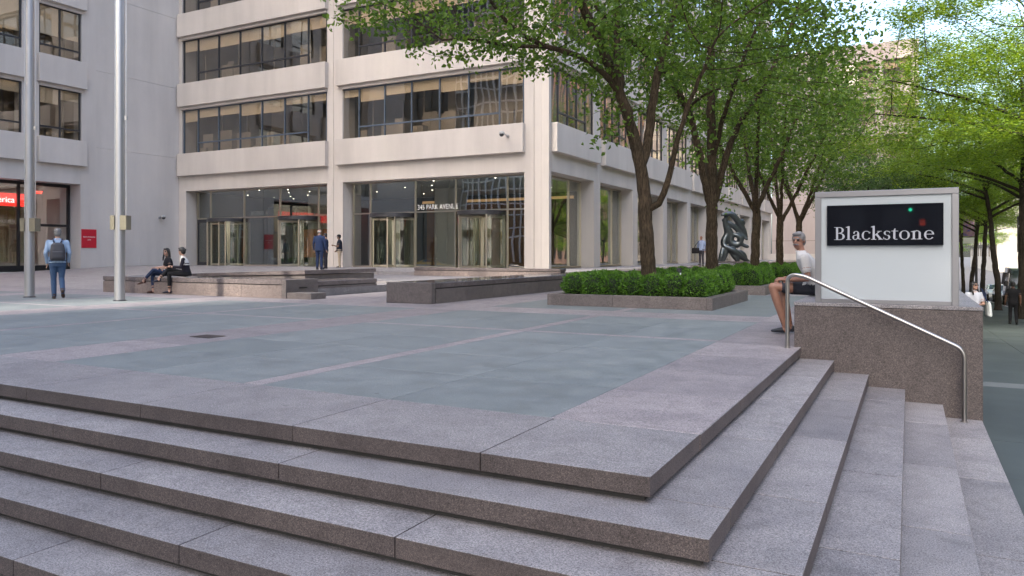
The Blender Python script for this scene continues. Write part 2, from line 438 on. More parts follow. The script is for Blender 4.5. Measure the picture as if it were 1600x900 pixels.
# border along the side edge
tiles(-2.2, X1 - .004, 4.742, 9.70, 2, 1.24, M_GRPAV, 'granite_slab')
tiles(-2.2, -1.245, 9.70, 95, 2, 1.7, M_GRPAV, 'granite_slab')

# ------------------------------------------------------------------ the two flights of steps
steps = MB()
for k in range(6):
    zt = -k * RI
    steps.box(-60, X1 + k * TR - .05, Y1 - k * TL + .05, YP + .3, -1.25, zt - .107) if k else steps.box(-60, X1 - .05, Y1 + .05, YP, -1.25, -.107)
steps = steps.obj('granite_steps', M_DIRT, org=(-3, 4, -1), kind='structure')
JX = {0: [-8.25, -6.63, -5.15, -3.61, -2.17], 1: [-7.2, -5.70, -3.40], 2: [-6.9, -4.63, -2.28], 3: [-5.8, -3.46, -1.3], 4: [-6.5, -4.4, -2.2, -.4], 5: [-5.4, -3.2, -1.1]}
JY = {0: [6.0, 7.3, 8.5], 1: [5.35, 6.9, 8.3, 9.2], 2: [4.6, 6.2, 7.9, 9.15], 3: [4.3, 5.9, 7.55, 8.9], 4: [4.2, 5.3, 6.9, 8.6], 5: [3.5, 5.4, 7.2, 8.75]}
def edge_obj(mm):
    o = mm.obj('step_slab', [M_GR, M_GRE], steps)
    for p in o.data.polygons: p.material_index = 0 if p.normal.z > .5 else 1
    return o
def fixed_slab(x0, x1, y0, y1, z, th=.104, ch=.002):
    mm = MB(); mm.box(x0 + .0045, x1 - .0045, y0 + .0045, y1 - .0045, z - th, z, ch)
    return edge_obj(mm)
for k in range(6):
    z = -k * RI; xe = X1 + k * TR; yf = Y1 - k * TL
    dy = 1.033 if k == 0 else .46
    xs = list(JX[k]); x = xs[0]
    while x > -44: x -= 1.55 + .25 * ((k * 7 + len(xs)) % 3); xs.insert(0, x)
    xs = xs + [xe]
    for a, b in zip(xs[:-1], xs[1:]): fixed_slab(a, b, yf, yf + dy, z)
    if k > 0:
        yy = [yf + dy] + JY[k] + [YP - .004]
        for a, b in zip(yy[:-1], yy[1:]): fixed_slab(xe - .50, xe, a, b, z)
m = MB()
yy = [4.742, 6.0, 7.3, 8.5, YP - .004]
m.box(X1 - .052, X1 - .046, Y1 + .2, YP - .01, -.107, -.02)
m.obj('edge_backing', M_DIRT, steps)
# side edge of the top level: a visible face below the border slabs
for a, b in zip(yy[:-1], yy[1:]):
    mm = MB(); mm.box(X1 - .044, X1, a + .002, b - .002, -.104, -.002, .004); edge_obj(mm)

# ------------------------------------------------------------------ raised ground towards the building
m = MB()
m.add([(-39.1, 15, -.9), (-21.2, 15, -.9), (-39.1, 27, -.9), (-21.2, 27, -.9), (-39.1, 15, .003), (-21.2, 15, .003), (-39.1, 27, .42), (-21.2, 27, .42)],
      [(0, 1, 5, 4), (4, 5, 7, 6), (1, 3, 7, 5), (0, 4, 6, 2), (2, 6, 7, 3), (0, 2, 3, 1)])
m.box(-39.1, -21.2, 27, 31.6, -.9, .42)
m.obj('ramp_paving', M_GR, plaza)
m = MB(); m.box(-21.2, -10.75, 24.5, 31.6, -.9, .42); m.box(-14.45, -10.75, 31.6, 95, -.9, .42); m.obj('terrace_paving', M_GR, plaza)
m = MB(); m.box(-21.2, -10.75, 18.96, 24.5, -.9, .28); m.box(-21.2, -13.9, 15.2, 18.96, -.9, .2); m.obj('terrace_paving', M_GR, plaza)
for i in range(2):
    m = MB(); m.box(-13.88, -10.76, 18.3 + i * .33, 18.96, -.05, .14 + .14 * i - .002, .005); m.obj('terrace_step', M_GR, plaza)
m = MB(); m.box(-60, -39.1, 14.05, 31, -.9, .0); m.obj('far_paving_sheet', M_BS, plaza)
m = MB(); m.box(-39.1, -21.2, 14.05, 15, -.05, .0); m.obj('granite_slab', M_GR, plaza)

# ------------------------------------------------------------------ benches and low walls
def bench(name, x0, x1, y0, y1, z0, z1, faces, label, cat='bench', pm=None, cap=.12, step=1.35, endx=None, endy=None):
    """granite block: core, panels on the faces listed, and a polished cap with a dark reveal under it"""
    root = empty(name, ((x0 + x1) / 2, (y0 + y1) / 2, z0), label, cat, 'granite benches and ledges of the plaza')
    m = MB(); m.box(x0 + .03, x1 - .03, y0 + .03, y1 - .03, z0 - .05, z1 - cap + .005); m.obj('core', M_DIRT, root)
    zc = z1 - cap
    if 'f' in faces:
        n = max(1, round((x1 - x0) / step))
        for i in range(n):
            m = MB(); m.box(x0 + (x1 - x0) * i / n + .003, x0 + (x1 - x0) * (i + 1) / n - .003, y0 + .004, y0 + .05, z0, zc - .022, .004); m.obj('panel', pm or M_GRB2, root)
    for key, xa in (('r', x1), ('l', x0)):
        if key in faces:
            n = max(1, round((y1 - y0) / step)); sg = -1 if key == 'r' else 1
            for i in range(n):
                m = MB(); m.box(xa + sg * .004, xa + sg * .05, y0 + .055 + (y1 - y0 - .055) * i / n + .003, y0 + .055 + (y1 - y0 - .055) * (i + 1) / n - .003, z0, zc - .022, .004); m.obj('panel', pm or M_GRB2, root)
    ncap = max(1, round(max(x1 - x0, y1 - y0) / 2.4))
    for i in range(ncap):
        m = MB()
        if x1 - x0 > y1 - y0: m.box(x0 + (x1 - x0) * i / ncap + .002, x0 + (x1 - x0) * (i + 1) / ncap - .002, y0, y1, zc, z1, .006)
        else: m.box(x0, x1, y0 + (y1 - y0) * i / ncap + .002, y0 + (y1 - y0) * (i + 1) / ncap - .002, zc, z1, .006)
        m.obj('cap_slab', M_GRP, root)
    return root
b1 = bench('granite_bench', -21.2, -14.02, 14.05, 15.15, 0, .47, 'f', 'long granite bench under the two seated women, panels coloured pink as sunlit, polished cap', pm=M_GRSUN)
m = MB(); m.box(-14.01, -13.86, 14.04, 15.2, 0, .474, .006); m.obj('end_block', M_GRB2, b1)
m = MB(); m.box(-13.88, -13.845, 14.5, 14.78, .24, .275); m.obj('step_light_slot', M_BLACK, b1)
m = MB(); m.box(-13.85, -13.05, 14.06, 14.6, 0, .15, .006); m.obj('low_step_block', M_GRB2, b1)
bench('granite_ledge', -15.1, -13.9, 15.22, 17.75, 0, .40, 'rf', 'low dark granite ledge behind the long bench, beside the lit steps', 'ledge')
root = empty('sloping_ledge', (-18, 17.5, .2), 'sloping dark granite ledge rising to the right behind the seated women', 'ledge', 'granite benches and ledges of the plaza')
m = MB(); m.poly([(-21.1, .18), (-15.12, .18), (-15.12, .53), (-21.1, .38)], 16.05, 19.15); m.obj('body', M_GRB2, root)
m = MB(); m.poly([(-21.15, .40), (-15.08, .55), (-15.08, .66), (-21.15, .47)], 16.0, 19.2); m.obj('cap_slab', M_GRP, root)
b3 = bench('granite_bench', -10.75, -9.5, 14.24, 31.5, 0, .47, 'r', 'long polished granite bench running back to the corner column, left of the front hedge')
m = MB(); m.box(-10.755, -9.495, 14.08, 14.236, 0, .474, .006); m.obj('end_block', M_GRB2, b3)
bench('retaining_ledge', -10.75, -9.5, 31.52, 94, 0, .47, 'r', 'far granite retaining ledge along the side terrace behind the trees', 'ledge', step=3)
bench('granite_ledge', -17.0, -10.78, 24.0, 24.5, .28, .60, 'fl', 'granite ledge coloured pink as sunlit on the terrace before the right revolving doors', 'ledge', cap=.1, pm=M_GRSUN)

# ------------------------------------------------------------------ tree planters
TREES_Y = [16.9, 23.1, 30.1, 36.5, 43.7]
M_SOIL = plain('dark mulch', (0.035, 0.024, 0.017), 0.95, var=.5, vscale=30, bump=.8, bscale=60)
lab = ['low square granite planter nearest the camera with trimmed hedge', 'second granite planter from the camera, behind the front one',
       'third granite planter from the camera along the tree row', 'fourth granite planter from the camera along the tree row', 'farthest granite planter of the tree row']
PLANT = []
for i, yc in enumerate(TREES_Y):
    x0, x1, y0, y1 = -7.08, -3.45, yc - 1.85, yc + 1.85
    p = empty('tree_planter', (-5.27, yc, 0), lab[i], 'planter', 'square granite tree planters')
    xs = [x0, x0 + .12, -5.55, x1 - .12, x1]
    for a, b in zip(xs[:-1], xs[1:]):
        for ya in (y0, y1 - .2):
            m = MB(); m.box(a + .002, b - .002, ya, ya + .2, 0, .25, .005); m.obj('kerb_stone', M_GRB2, p)
    for xa in (x0, x1 - .2):
        for ya, yb2 in ((y0 + .204, yc), (yc, y1 - .204)):
            m = MB(); m.box(xa, xa + .2, ya + .002, yb2 - .002, 0, .25, .005); m.obj('kerb_stone', M_GRB2, p)
    m = MB(); m.box(x0 + .19, x1 - .19, y0 + .19, y1 - .19, .0, .21); m.obj('soil', M_SOIL, p)
    PLANT.append((x0, x1, y0, y1))

# drain grate in the wide band
root = empty('drain_grate', (-8.5, 7.15, 0), 'small dark metal drain grate set in the pink granite band', 'drain')
m = MB(); m.box(-8.69, -8.31, 7.0, 7.3, -.01, .003); m.obj('plate', M_BLACK, root)
for i in range(9):
    m = MB(); m.box(-8.68 + i * .042, -8.66 + i * .042, 7.01, 7.29, .003, .008); m.obj('bar', M_GRE, root)

# ------------------------------------------------------------------ sign plinth, sign and handrail
PX0, PX1 = -1.245, .722
pl = empty('sign_plinth', ((PX0 + PX1) / 2, YP + 2.9, -.7), 'speckled brown granite plinth carrying the white sign beside the steps', 'plinth')
m = MB(); m.box(PX0, PX1, YP, YP + 5.9, -1.6, .50, .006); m.obj('body', M_GRB, pl)
m = MB(); m.box(PX0 - .004, PX1 + .004, YP - .004, YP + 5.904, .503, .546, .005); m.obj('cap_slab', M_GR, pl)
# ------------------------------------------------------------------ sign on the plinth
SX0, SX1, SY, SZ0, SZ1 = -1.012, .497, YP + .05, .546, 1.885
M_SIGNF = plain('satin sign frame', (0.27, 0.27, 0.28), .45, .8)
M_SIGNW = plain('white sign glass', (0.44, 0.48, 0.495), .08, coat=.5)
M_SIGNK = plain('black sign panel', (0.008, 0.009, 0.012), .02, spec=.35)
M_LET = plain('silver letters', (0.40, 0.41, 0.45), .4)
sg = empty('sign_board', ((SX0 + SX1) / 2, SY + .12, SZ0), 'white glass sign box in a metal frame with black Blackstone panel', 'sign')
fw = .07
m = MB(); m.box(SX0, SX0 + fw, SY, SY + .24, SZ0, SZ1 - fw, .004); m.obj('frame_post', M_SIGNF, sg)
m = MB(); m.box(SX1 - fw, SX1, SY, SY + .24, SZ0, SZ1 - fw, .004); m.obj('frame_post', M_SIGNF, sg)
m = MB(); m.box(SX0, SX1, SY, SY + .24, SZ1 - fw + .001, SZ1, .004); m.obj('frame_rail', M_SIGNF, sg)
m = MB(); m.box(SX0 + fw + .001, SX1 - fw - .001, SY, SY + .24, SZ0, SZ0 + .05, .004); m.obj('frame_rail', M_SIGNF, sg)
m = MB(); m.box(SX0 + fw - .01, SX1 - fw + .01, SY + .02, SY + .22, SZ0 + .04, SZ1 - fw + .01); m.obj('glass_panel', M_SIGNW, sg)
KX0, KX1, KZ0, KZ1 = -.875, .345, 1.235, 1.715
m = MB(); m.box(KX0, KX1, SY - .02, SY + .012, KZ0, KZ1, .002); kp = m.obj('black_panel', M_SIGNK, sg)

def arc(cx, cy, rx, ry, a0, a1, n=18):
    return [(cx + rx * math.cos(R(a0 + (a1 - a0) * i / n)), cy + ry * math.sin(R(a0 + (a1 - a0) * i / n))) for i in range(n + 1)]
def ringseg(cx, cy, rx, ry, a0, a1, w0, w1, n=18):
    """crescent stroke along an ellipse: width w0 at the ends, w1 in the middle (measured along x mostly)"""
    out, inn = [], []
    for i in range(n + 1):
        a = R(a0 + (a1 - a0) * i / n)
        t = abs(math.cos(a)) ** 1.3
        wd = w0 + (w1 - w0) * t
        out.append((cx + rx * math.cos(a), cy + ry * math.sin(a))); inn.append((cx + (rx - wd) * math.cos(a), cy + (ry - (w0 + (w1 - w0) * .05)) * math.sin(a)))
    return [(out[i], out[i + 1], inn[i + 1], inn[i]) for i in range(n)]
# letter shapes: height of capital = 1, x-height .68; thin .055, thick .13
TH, TK = .05, .125
def rect(a, b, c, d): return [[(a, c), (b, c), (b, d), (a, d)]]
def serif(x, y, wd, up=True):
    s = 1 if up else -1
    return [[(x - wd, y), (x + wd, y), (x + wd, y + s * .03), (x + .07, y + s * .055), (x - .07, y + s * .055), (x - wd, y + s * .03)]]
def flag(x, y): return [[(x - .17, y - .055), (x - .17, y - .03), (x + .06, y + .035), (x + .06, y - .12), (x - .065, y - .09)]]
def g_B():
    s = rect(.12, .12 + TK, 0, 1) + rect(0, .32, 0, .035) + rect(0, .32, .965, 1) + rect(.2, .36, .5, .54)
    s += ringseg(.33, .755, .27, .245, -92, 90, TH, TK) + ringseg(.36, .262, .30, .262, -90, 92, TH, TK + .01)
    s += rect(.2, .36, 0, .045) + rect(.2, .34, .955, 1)
    return s, .74
def g_l(): return rect(.10, .10 + TK, .02, 1.06) + serif(.1625, 0, .16) + flag(.163, 1.03), .36
def g_a():
    s = rect(.33, .33 + TK, .06, .50) + ringseg(.27, .47, .185, .215, 10, 165, .045, .10)
    s += ringseg(.21, .19, .17, .195, 60, 325, .045, .10) + [[(.33, .42), (.33, .36), (.12, .29), (.14, .335)]]
    s += [[(.44, .10), (.46, .02), (.56, .03), (.57, .07), (.47, .10)]] + [[(.08, .50), (.16, .46), (.17, .54), (.12, .56)]]
    return s, .58
def g_c():
    s = ringseg(.32, .335, .29, .35, 42, 322, .045, .125) + [[(.44, .60), (.56, .60), (.55, .50), (.47, .48)]]
    return s, .60
def g_k():
    s = rect(.10, .10 + TK, .02, 1.06) + serif(.1625, 0, .16) + flag(.163, 1.03)
    s += [[(.22, .30), (.22, .36), (.47, .63), (.55, .63)]] + [[(.27, .40), (.38, .46), (.66, .03), (.50, .03)]]
    s += serif(.58, 0, .14) + rect(.36, .64, .63, .665)
    return s, .70
def g_s():
    s = ringseg(.25, .505, .185, .175, 35, 255, .045, .11) + ringseg(.25, .18, .20, .195, -145, 72, .045, .11)
    s += [[(.16, .40), (.13, .45), (.35, .27), (.38, .21)]] + rect(.40, .44, .50, .64) + rect(.045, .085, .03, .19)
    return s, .50
def g_t():
    s = rect(.13, .13 + TK, .10, .66) + [[(.13, .66), (.255, .66), (.255, .85), (.22, .85)]] + rect(.02, .42, .625, .67)
    s += ringseg(.30, .13, .17, .145, 180, 305, .05, .12)
    return s, .45
def g_o(): return ringseg(.34, .335, .31, .35, 0, 360, .045, .125, 30), .70
def g_n():
    s = rect(.12, .12 + TK, .02, .62) + serif(.18, 0, .16) + flag(.183, .63)
    s += rect(.46, .46 + TK, .02, .44) + serif(.525, 0, .16) + ringseg(.36, .43, .225, .245, 0, 150, .05, .125)
    return s, .74
def g_e():
    s = ringseg(.32, .335, .29, .35, 22, 325, .045, .125) + rect(.12, .595, .36, .405) + ringseg(.32, .395, .275, .285, 0, 75, .05, .10)
    return s, .62
glyph = dict(B=g_B, l=g_l, a=g_a, c=g_c, k=g_k, s=g_s, t=g_t, o=g_o, n=g_n, e=g_e)
tot = sum(glyph[ch]()[1] for ch in 'Blackstone')
cap = .152; x = -.795; sc = (.255 + .795) / tot; zb = 1.302
for ch in 'Blackstone':
    polys, adv = glyph[ch]()
    m = MB()
    for i, pg in enumerate(polys):
        d = SY - .027 - .00015 * (i % 9)
        m.poly([(x + a * sc, zb + b * cap) for a, b in pg], d, SY - .019)
    m.obj('letter', M_LET, kp); x += adv * sc

# ------------------------------------------------------------------ stainless handrail in front of the plinth
def bend(pts, r, n=6):
    out = [Vector(pts[0])]
    for i in range(1, len(pts) - 1):
        p, a, b = Vector(pts[i]), Vector(pts[i - 1]), Vector(pts[i + 1])
        u, v = (a - p).normalized(), (b - p).normalized()
        A, B = p + u * r, p + v * r
        for k in range(n + 1):
            t = k / n; out.append(A * (1 - t) ** 2 + p * 2 * t * (1 - t) + B * t * t)
    out.append(Vector(pts[-1])); return out
YR = YP - .17
ra = empty('handrail', (-.4, YR, -.35), 'bent stainless steel handrail sloping down in front of the granite plinth', 'handrail')
m = MB(); m.tube(bend([(-1.30, YR, 0), (-1.30, YR, .885), (-1.12, YR, .875), (.535, YR, .085), (.535, YR, -.705)], .10), .0245, 14); m.obj('rail', M_STEEL, ra, smooth=True)
for x, z in ((-1.30, 0), (.535, -.704)):
    m = MB(); m.lathe((x, YR, z), [(.04, .0), (.04, .006), (.03, .009)], 16); m.obj('base_collar', M_STEEL, ra, smooth=True)

# ------------------------------------------------------------------ two flagpoles
M_ALU = plain('satin aluminium', (0.43, 0.43, 0.44), .42, .85)
M_BRASS = plain('dull bronze box', (0.22, 0.20, 0.145), .5, .3)
for px, py, lab_ in ((46, 464.5, 'left silver flagpole beside the man with the backpack'), (187, 470, 'right silver flagpole in front of the seated women')):
    g = ground(px, py)
    fp = empty('flagpole', g, lab_, 'flagpole', 'flagpoles on the plaza')
    m = MB(); m.lathe((g.x, g.y, 0), [(.118, 0), (.117, 1.5), (.110, 4.5), (.100, 9), (.09, 13), (.075, 16), (.05, 17)], 24); m.obj('pole', M_ALU, fp, smooth=True)
    m = MB(); m.lathe((g.x, g.y, 0), [(.15, 0), (.15, .012), (.125, .03)], 24); m.obj('base_collar', M_FRAME, fp, smooth=True)
    d = Vector((_c, _s, 0))
    m = MB(); c = g + d * .14 + Vector((0, 0, 1.88)); m.obox(c, d * .075, Vector((-_s, _c, 0)) * .12, (0, 0, .17)); m.obj('halyard_box', M_BRASS, fp)
    m = MB(); c = g - d * .12 + Vector((0, 0, 1.88)); m.obox(c, d * .05, Vector((-_s, _c, 0)) * .12, (0, 0, .17)); m.obj('halyard_box', M_BRASS, fp)
    a = g + d * .155
    m = MB(); m.tube([(a.x, a.y, 2.05), (a.x, a.y, 8), (a.x, a.y, 15)], .009, 6); m.obj('halyard', plain('halyard wire', (.5, .5, .5), .4, .8), fp)
    m = MB(); m.obox((a.x, a.y, 4.4), d * .025, (0, .02, 0), (0, 0, .05)); m.obj('rope_cleat', M_ALU, fp)
# =================================================================== BUILDINGS
rnd = random.Random(11)
YF, XS, XW = 30.8, -14.4, -39.1            # front wall plane, side wall plane, left wing plane
F_front = lambda a, d, z: (a, YF + d, z)
F_side = lambda a, d, z: (XS - d, a, z)
F_wing = lambda a, d, z: (XW - d, a, z)
def fbox(m, fn, a0, a1, d0, d1, z0, z1, ch=0.0):
    p, q = fn(a0, d0, z0), fn(a1, d1, z1)
    m.box(p[0], q[0], p[1], q[1], p[2], q[2], ch); return m
def fobj(name, mat, parent, fn, *rects, ch=0.0, **kw):
    m = MB()
    for r in rects: fbox(m, fn, *r, ch=ch)
    return m.obj(name, mat, parent, **kw)

def window(parent, fn, lights, z0, z1, frame, glassm, transom=None, tl=(), blinds=True, d=.06, single=False, drop=(.3, 1.0), fw=.05):
    """lights: list of edges along the wall. Part = frame, with panes and blinds as sub-parts"""
    m = MB(); lo, hi = min(lights), max(lights)
    fbox(m, fn, lo, hi, d, d + .1, z0, z0 + fw); fbox(m, fn, lo, hi, d, d + .1, z1 - fw, z1)
    for e in lights: fbox(m, fn, e - fw / 2 if lo < e < hi else (e if e == lo else e - fw), e + fw / 2 if lo < e < hi else (e + fw if e == lo else e), d + .001, d + .101, z0 + fw, z1 - fw)
    if transom:
        for i in tl: fbox(m, fn, lights[i] + fw / 2, lights[i + 1] - fw / 2, d + .004, d + .09, transom - .04, transom + .04)
    wn = m.obj('window', frame, parent)
    if single:
        fobj('pane', glassm, wn, fn, (lo + .02, hi - .02, d + .05, d + .056, z0 + .02, z1 - .02))
        return wn
    for i in range(len(lights) - 1):
        a, b = lights[i] + .02, lights[i + 1] - .02
        if transom and i in tl:
            fobj('pane', glassm, wn, fn, (a, b, d + .05, d + .056, z0 + .02, transom))
            fobj('pane', glassm, wn, fn, (a, b, d + .05, d + .056, transom, z1 - .02))
        else:
            fobj('pane', glassm, wn, fn, (a, b, d + .05, d + .056, z0 + .02, z1 - .02))
    if blinds:
        base = rnd.uniform(*drop)
        for i in range(len(lights) - 1):
            dr = base + rnd.choice((0, 0, .05, .12, .3))
            fobj('roller_blind', M_BLIND, wn, fn, (lights[i] + .04, lights[i + 1] - .04, d + .12, d + .125, z1 - dr, z1 - .03))
    return wn
def room(parent, fn, a0, a1, d0, d1, z0, z1, wall=None, parts=0):
    """open-fronted box of thin walls behind a window"""
    m = MB(); t = .08
    fbox(m, fn, a0, a1, d0, d1, z0, z0 + t); fbox(m, fn, a0, a1, d0, d1, z1 - t, z1)
    fbox(m, fn, a0, a0 + t, d0, d1, z0 + t, z1 - t); fbox(m, fn, a1 - t, a1, d0, d1, z0 + t, z1 - t)
    fbox(m, fn, a0 + t, a1 - t, d1 - t, d1, z0 + t, z1 - t)
    for i in range(parts):
        a = a0 + (a1 - a0) * (i + rnd.uniform(.4, .9)) / parts
        fbox(m, fn, a, a + rnd.choice((.1, .1, 1.1)), d0 + rnd.uniform(.5, 1.6), d1 - t, z0 + t, z1 - t)
    for i in range(parts * 2):
        a = rnd.uniform(a0 + .3, a1 - 1.2); fbox(m, fn, a, a + rnd.uniform(.4, 1.0), d0 + rnd.uniform(.25, 1.0), d0 + 1.5, z0 + t, z0 + rnd.uniform(.9, 1.9))
    return m.obj('room', wall or M_ROOM, parent)

FLOOR = 4.2
ob = empty('office_building', (-26, 34, .42), 'beige precast concrete office building with ribbon windows and glazed lobby', 'building')
# ---- front: piers
for a0, a1 in ((-39.4, -38.86), (-27.45, -27.012), (-26.988, -26.40), (-15.65, -15.162)):
    fobj('pier', M_CON, ob, F_front, (a0, a1, 0, 1.0, .3, 33))
fobj('corner_pier', M_CON, ob, F_front, (-15.138, -14.78, 0, .9, .3, 33))
fobj('corner_pier', M_CON, ob, F_front, (-14.776, XS, .0, .25, .3, 33))
fobj('joint_strip', M_JOINT, ob, F_front, (-27.02, -26.98, .05, .1, .3, 33), (-15.17, -15.13, .05, .1, .3, 33))
bays = [(-38.86, -27.45), (-26.40, -15.65)]
LL = [-38.81, -37.55, -35.80, -34.05, -32.32, -30.58, -28.86, -27.52]
LR = [-26.55, -25.36, -23.70, -22.03, -20.36, -18.69, -17.01, -15.70]
for bi, (a0, a1) in enumerate(bays):
    lights = LL if bi == 0 else LR
    sp0, sp1 = (-39.0, -27.36) if bi == 0 else (-26.66, -15.60)
    fobj('beam', M_CON, ob, F_front, (a0, a1, 0.0, 1.0, 4.89, 5.785))
    fobj('jamb', M_CON, ob, F_front, (a0, a0 + (.36 if bi == 0 else .02), .0, .98, .3, 4.889))
    for k in range(7):
        zb, zt = 7.12 + FLOOR * k, 9.78 + FLOOR * k
        zs = 5.785 if k == 0 else 9.95 + FLOOR * (k - 1)
        m = MB(); fbox(m, F_front, sp0, sp1, -.27, .24, zs, zb, ch=.012); m.obj('spandrel', M_CON, ob)
        m = MB(); fbox(m, F_front, a0, a1, -.1, .3, zt, zt + .17); m.obj('window_head', M_CON, ob)
        if k < 3:
            window(ob, F_front, lights, zb + .005, zt, M_FRAMEB if (bi == 1 and k == 0) or (bi == 0 and k == 0) else M_FRAME, M_GLU, zb + .62, (1, 2, 3, 4, 5), drop=((.35, .5), (.6, .9), (.5, .9))[k])
            room(ob, F_front, a0 - .2, a1 + .2, .3, 4.2, zb - .5, zt + .15, parts=5)
        else:
            window(ob, F_front, lights, zb + .005, zt, M_FRAME, M_GLU, single=True, blinds=False)
    # blank backing above the detailed floors
    fobj('core_wall', M_ROOMD, ob, F_front, (a0 - .2, a1 + .2, .5, .7, 19.8, 33))
# ---- side wall: ten narrow bays
BW = 6.165
for i in range(10):
    y0 = 31.02 + BW * i; y1 = y0 + 5.28
    fobj('pier', M_CON, ob, F_side, (y1, y1 + .42, 0, .95, .3, 33)); fobj('pier', M_CON, ob, F_side, (y1 + .44, y0 + BW, .0, .95, .3, 33))
    fobj('joint_strip', M_JOINT, ob, F_side, (y1 + .41, y1 + .45, .04, .09, .3, 33))
    fobj('beam', M_CON, ob, F_side, (y0 - (.02 if i else 0), y1, 0, .95, 4.89, 5.785))
    for k in range(7):
        zb, zt = 7.12 + FLOOR * k, 9.78 + FLOOR * k
        zs = 5.785 if k == 0 else 9.95 + FLOOR * (k - 1)
        m = MB(); fbox(m, F_side, y0 + .10, y1 + .36, -.27, .24, zs, zb, ch=.012); m.obj('spandrel', M_CON, ob)
        m = MB(); fbox(m, F_side, y0, y1, -.1, .3, zt, zt + .17); m.obj('window_head', M_CON, ob)
        lt = [y0 + .04, y0 + .98, y0 + 2.08, y0 + 3.2, y0 + 4.3, y1 - .02]
        if k < 2 and i < 5: window(ob, F_side, lt, zb + .005, zt, M_FRAME, M_GLU, zb + .62, (1, 2, 3), blinds=(i + k) % 2 == 1)
        else: window(ob, F_side, lt, zb + .005, zt, M_FRAME, M_GLU, single=True, blinds=False)
    # ground floor glazing, set back
    gl = [y0 + .02, y0 + 3.75, y1 - .02]
    wn = fobj('shopfront_frame', M_NICKEL, ob, F_side, *[(e - .03, e + .03, .72, .82, .42, 4.88) for e in gl], (y0, y1, .721, .819, 4.8, 4.88), (y0, y1, .721, .819, .42, .5))
    for a, b in zip(gl[:-1], gl[1:]): fobj('pane', M_GLS, wn, F_side, (a + .03, b - .03, .77, .78, .5, 4.8))
room(ob, F_side, 31.9, 92.6, .5, 4.6, 6.9, 9.95); room(ob, F_side, 31.9, 92.6, .5, 4.6, 11.0, 14.1)
fobj('core_wall', M_ROOMD, ob, F_side, (31.9, 92.6, .6, .8, 14.2, 33))
fobj('core_wall', M_ROOMD, ob, F_side, (42.2, 92.6, 3.5, 3.7, .3, 5.0), (42.2, 92.6, .8, 3.5, 4.9, 5.0))
M_ROOF = concrete('roof', (.3, .29, .28))
m = MB(); m.box(-52, -14.45, 30.85, 92.7, 33, 80); m.obj('upper_storeys', M_CON, ob)
for k in range(11):
    z = 34.2 + FLOOR * k
    m = MB(); m.box(-51.5, -14.9, 30.80, 30.84, z, z + 2.6); m.obj('window_band', M_FRAME, ob)
    m = MB(); m.box(-14.44, -14.40, 31.3, 92.3, z, z + 2.6); m.obj('window_band', M_FRAME, ob)
m = MB(); m.box(-52, -14.3, 30.7, 92.8, 80, 80.6); m.obj('roof', M_ROOF, ob)

# ---- lobby
M_FLOOR = plain('lobby floor', (.30, .27, .24), .2, var=.1)
M_WOOD = plain('lobby wood', (.28, .13, .055), .4, var=.25, vscale=2)
M_CEIL = plain('lobby ceiling', (.55, .54, .52), .8)
M_DOWN = plain('downlight', (1, 1, 1), .5, emit=(1, .9, .75), estr=2.5)
M_COVE = plain('warm cove', (1, .7, .4), .5, emit=(1, .55, .25), estr=.08)
LX0, LX1, LY1 = -38.7, -15.2, 42.0
m = MB(); m.box(LX0, LX1 + .0, YF + .6, LY1, .36, .424); m.obj('lobby_floor', M_FLOOR, ob)
m = MB(); m.box(LX0, LX1, YF + .85, LY1, 4.9, 5.0); m.obj('lobby_ceiling', M_CEIL, ob)
m = MB(); m.box(LX0, LX1, LY1, LY1 + .2, .42, 4.9); m.box(LX0 - .2, LX0, YF + .9, LY1, .42, 4.9); m.obj('lobby_wall', M_ROOMD, ob)
m = MB(); m.box(-27.2, -20.2, LY1 - 2.2, LY1 - 1.2, .42, 4.2); m.obj('wood_wall', M_WOOD, ob)
m = MB(); m.box(-34.6, -31.2, 37, 38.2, .42, 4.9); m.obj('lobby_column', M_CON, ob)
m = MB(); m.box(-24.4, -23.0, 36.5, 37.8, .42, 4.9); m.obj('lobby_column', M_CON, ob)
m = MB(); m.box(-33.0, -30.6, 34.4, 34.5, .9, 2.6); m.obj('orange_panel', plain('orange panel', (.5, .16, .05), .5), ob)
m = MB(); m.box(-37.5, -35.0, 36.4, 36.6, .42, 4.2); m.obj('grey_panel', plain('blue grey wall', (.10, .12, .16), .5), ob)
m = MB(); m.box(-27.4, -17.0, LY1 - 2.4, LY1 - 2.25, 4.3, 4.45); m.obj('cove_light', M_COVE, ob)
for i in range(13):
    for j in range(4):
        x, y = -37.6 + i * 1.78 + rnd.uniform(-.25, .25), 32.6 + j * 2.1 + rnd.uniform(-.3, .3)
        if rnd.random() < .5: continue
        m = MB(); m.lathe((x, y, 4.885), [(.035, 0), (.035, .012)], 10); m.obj('downlight', M_DOWN, ob)
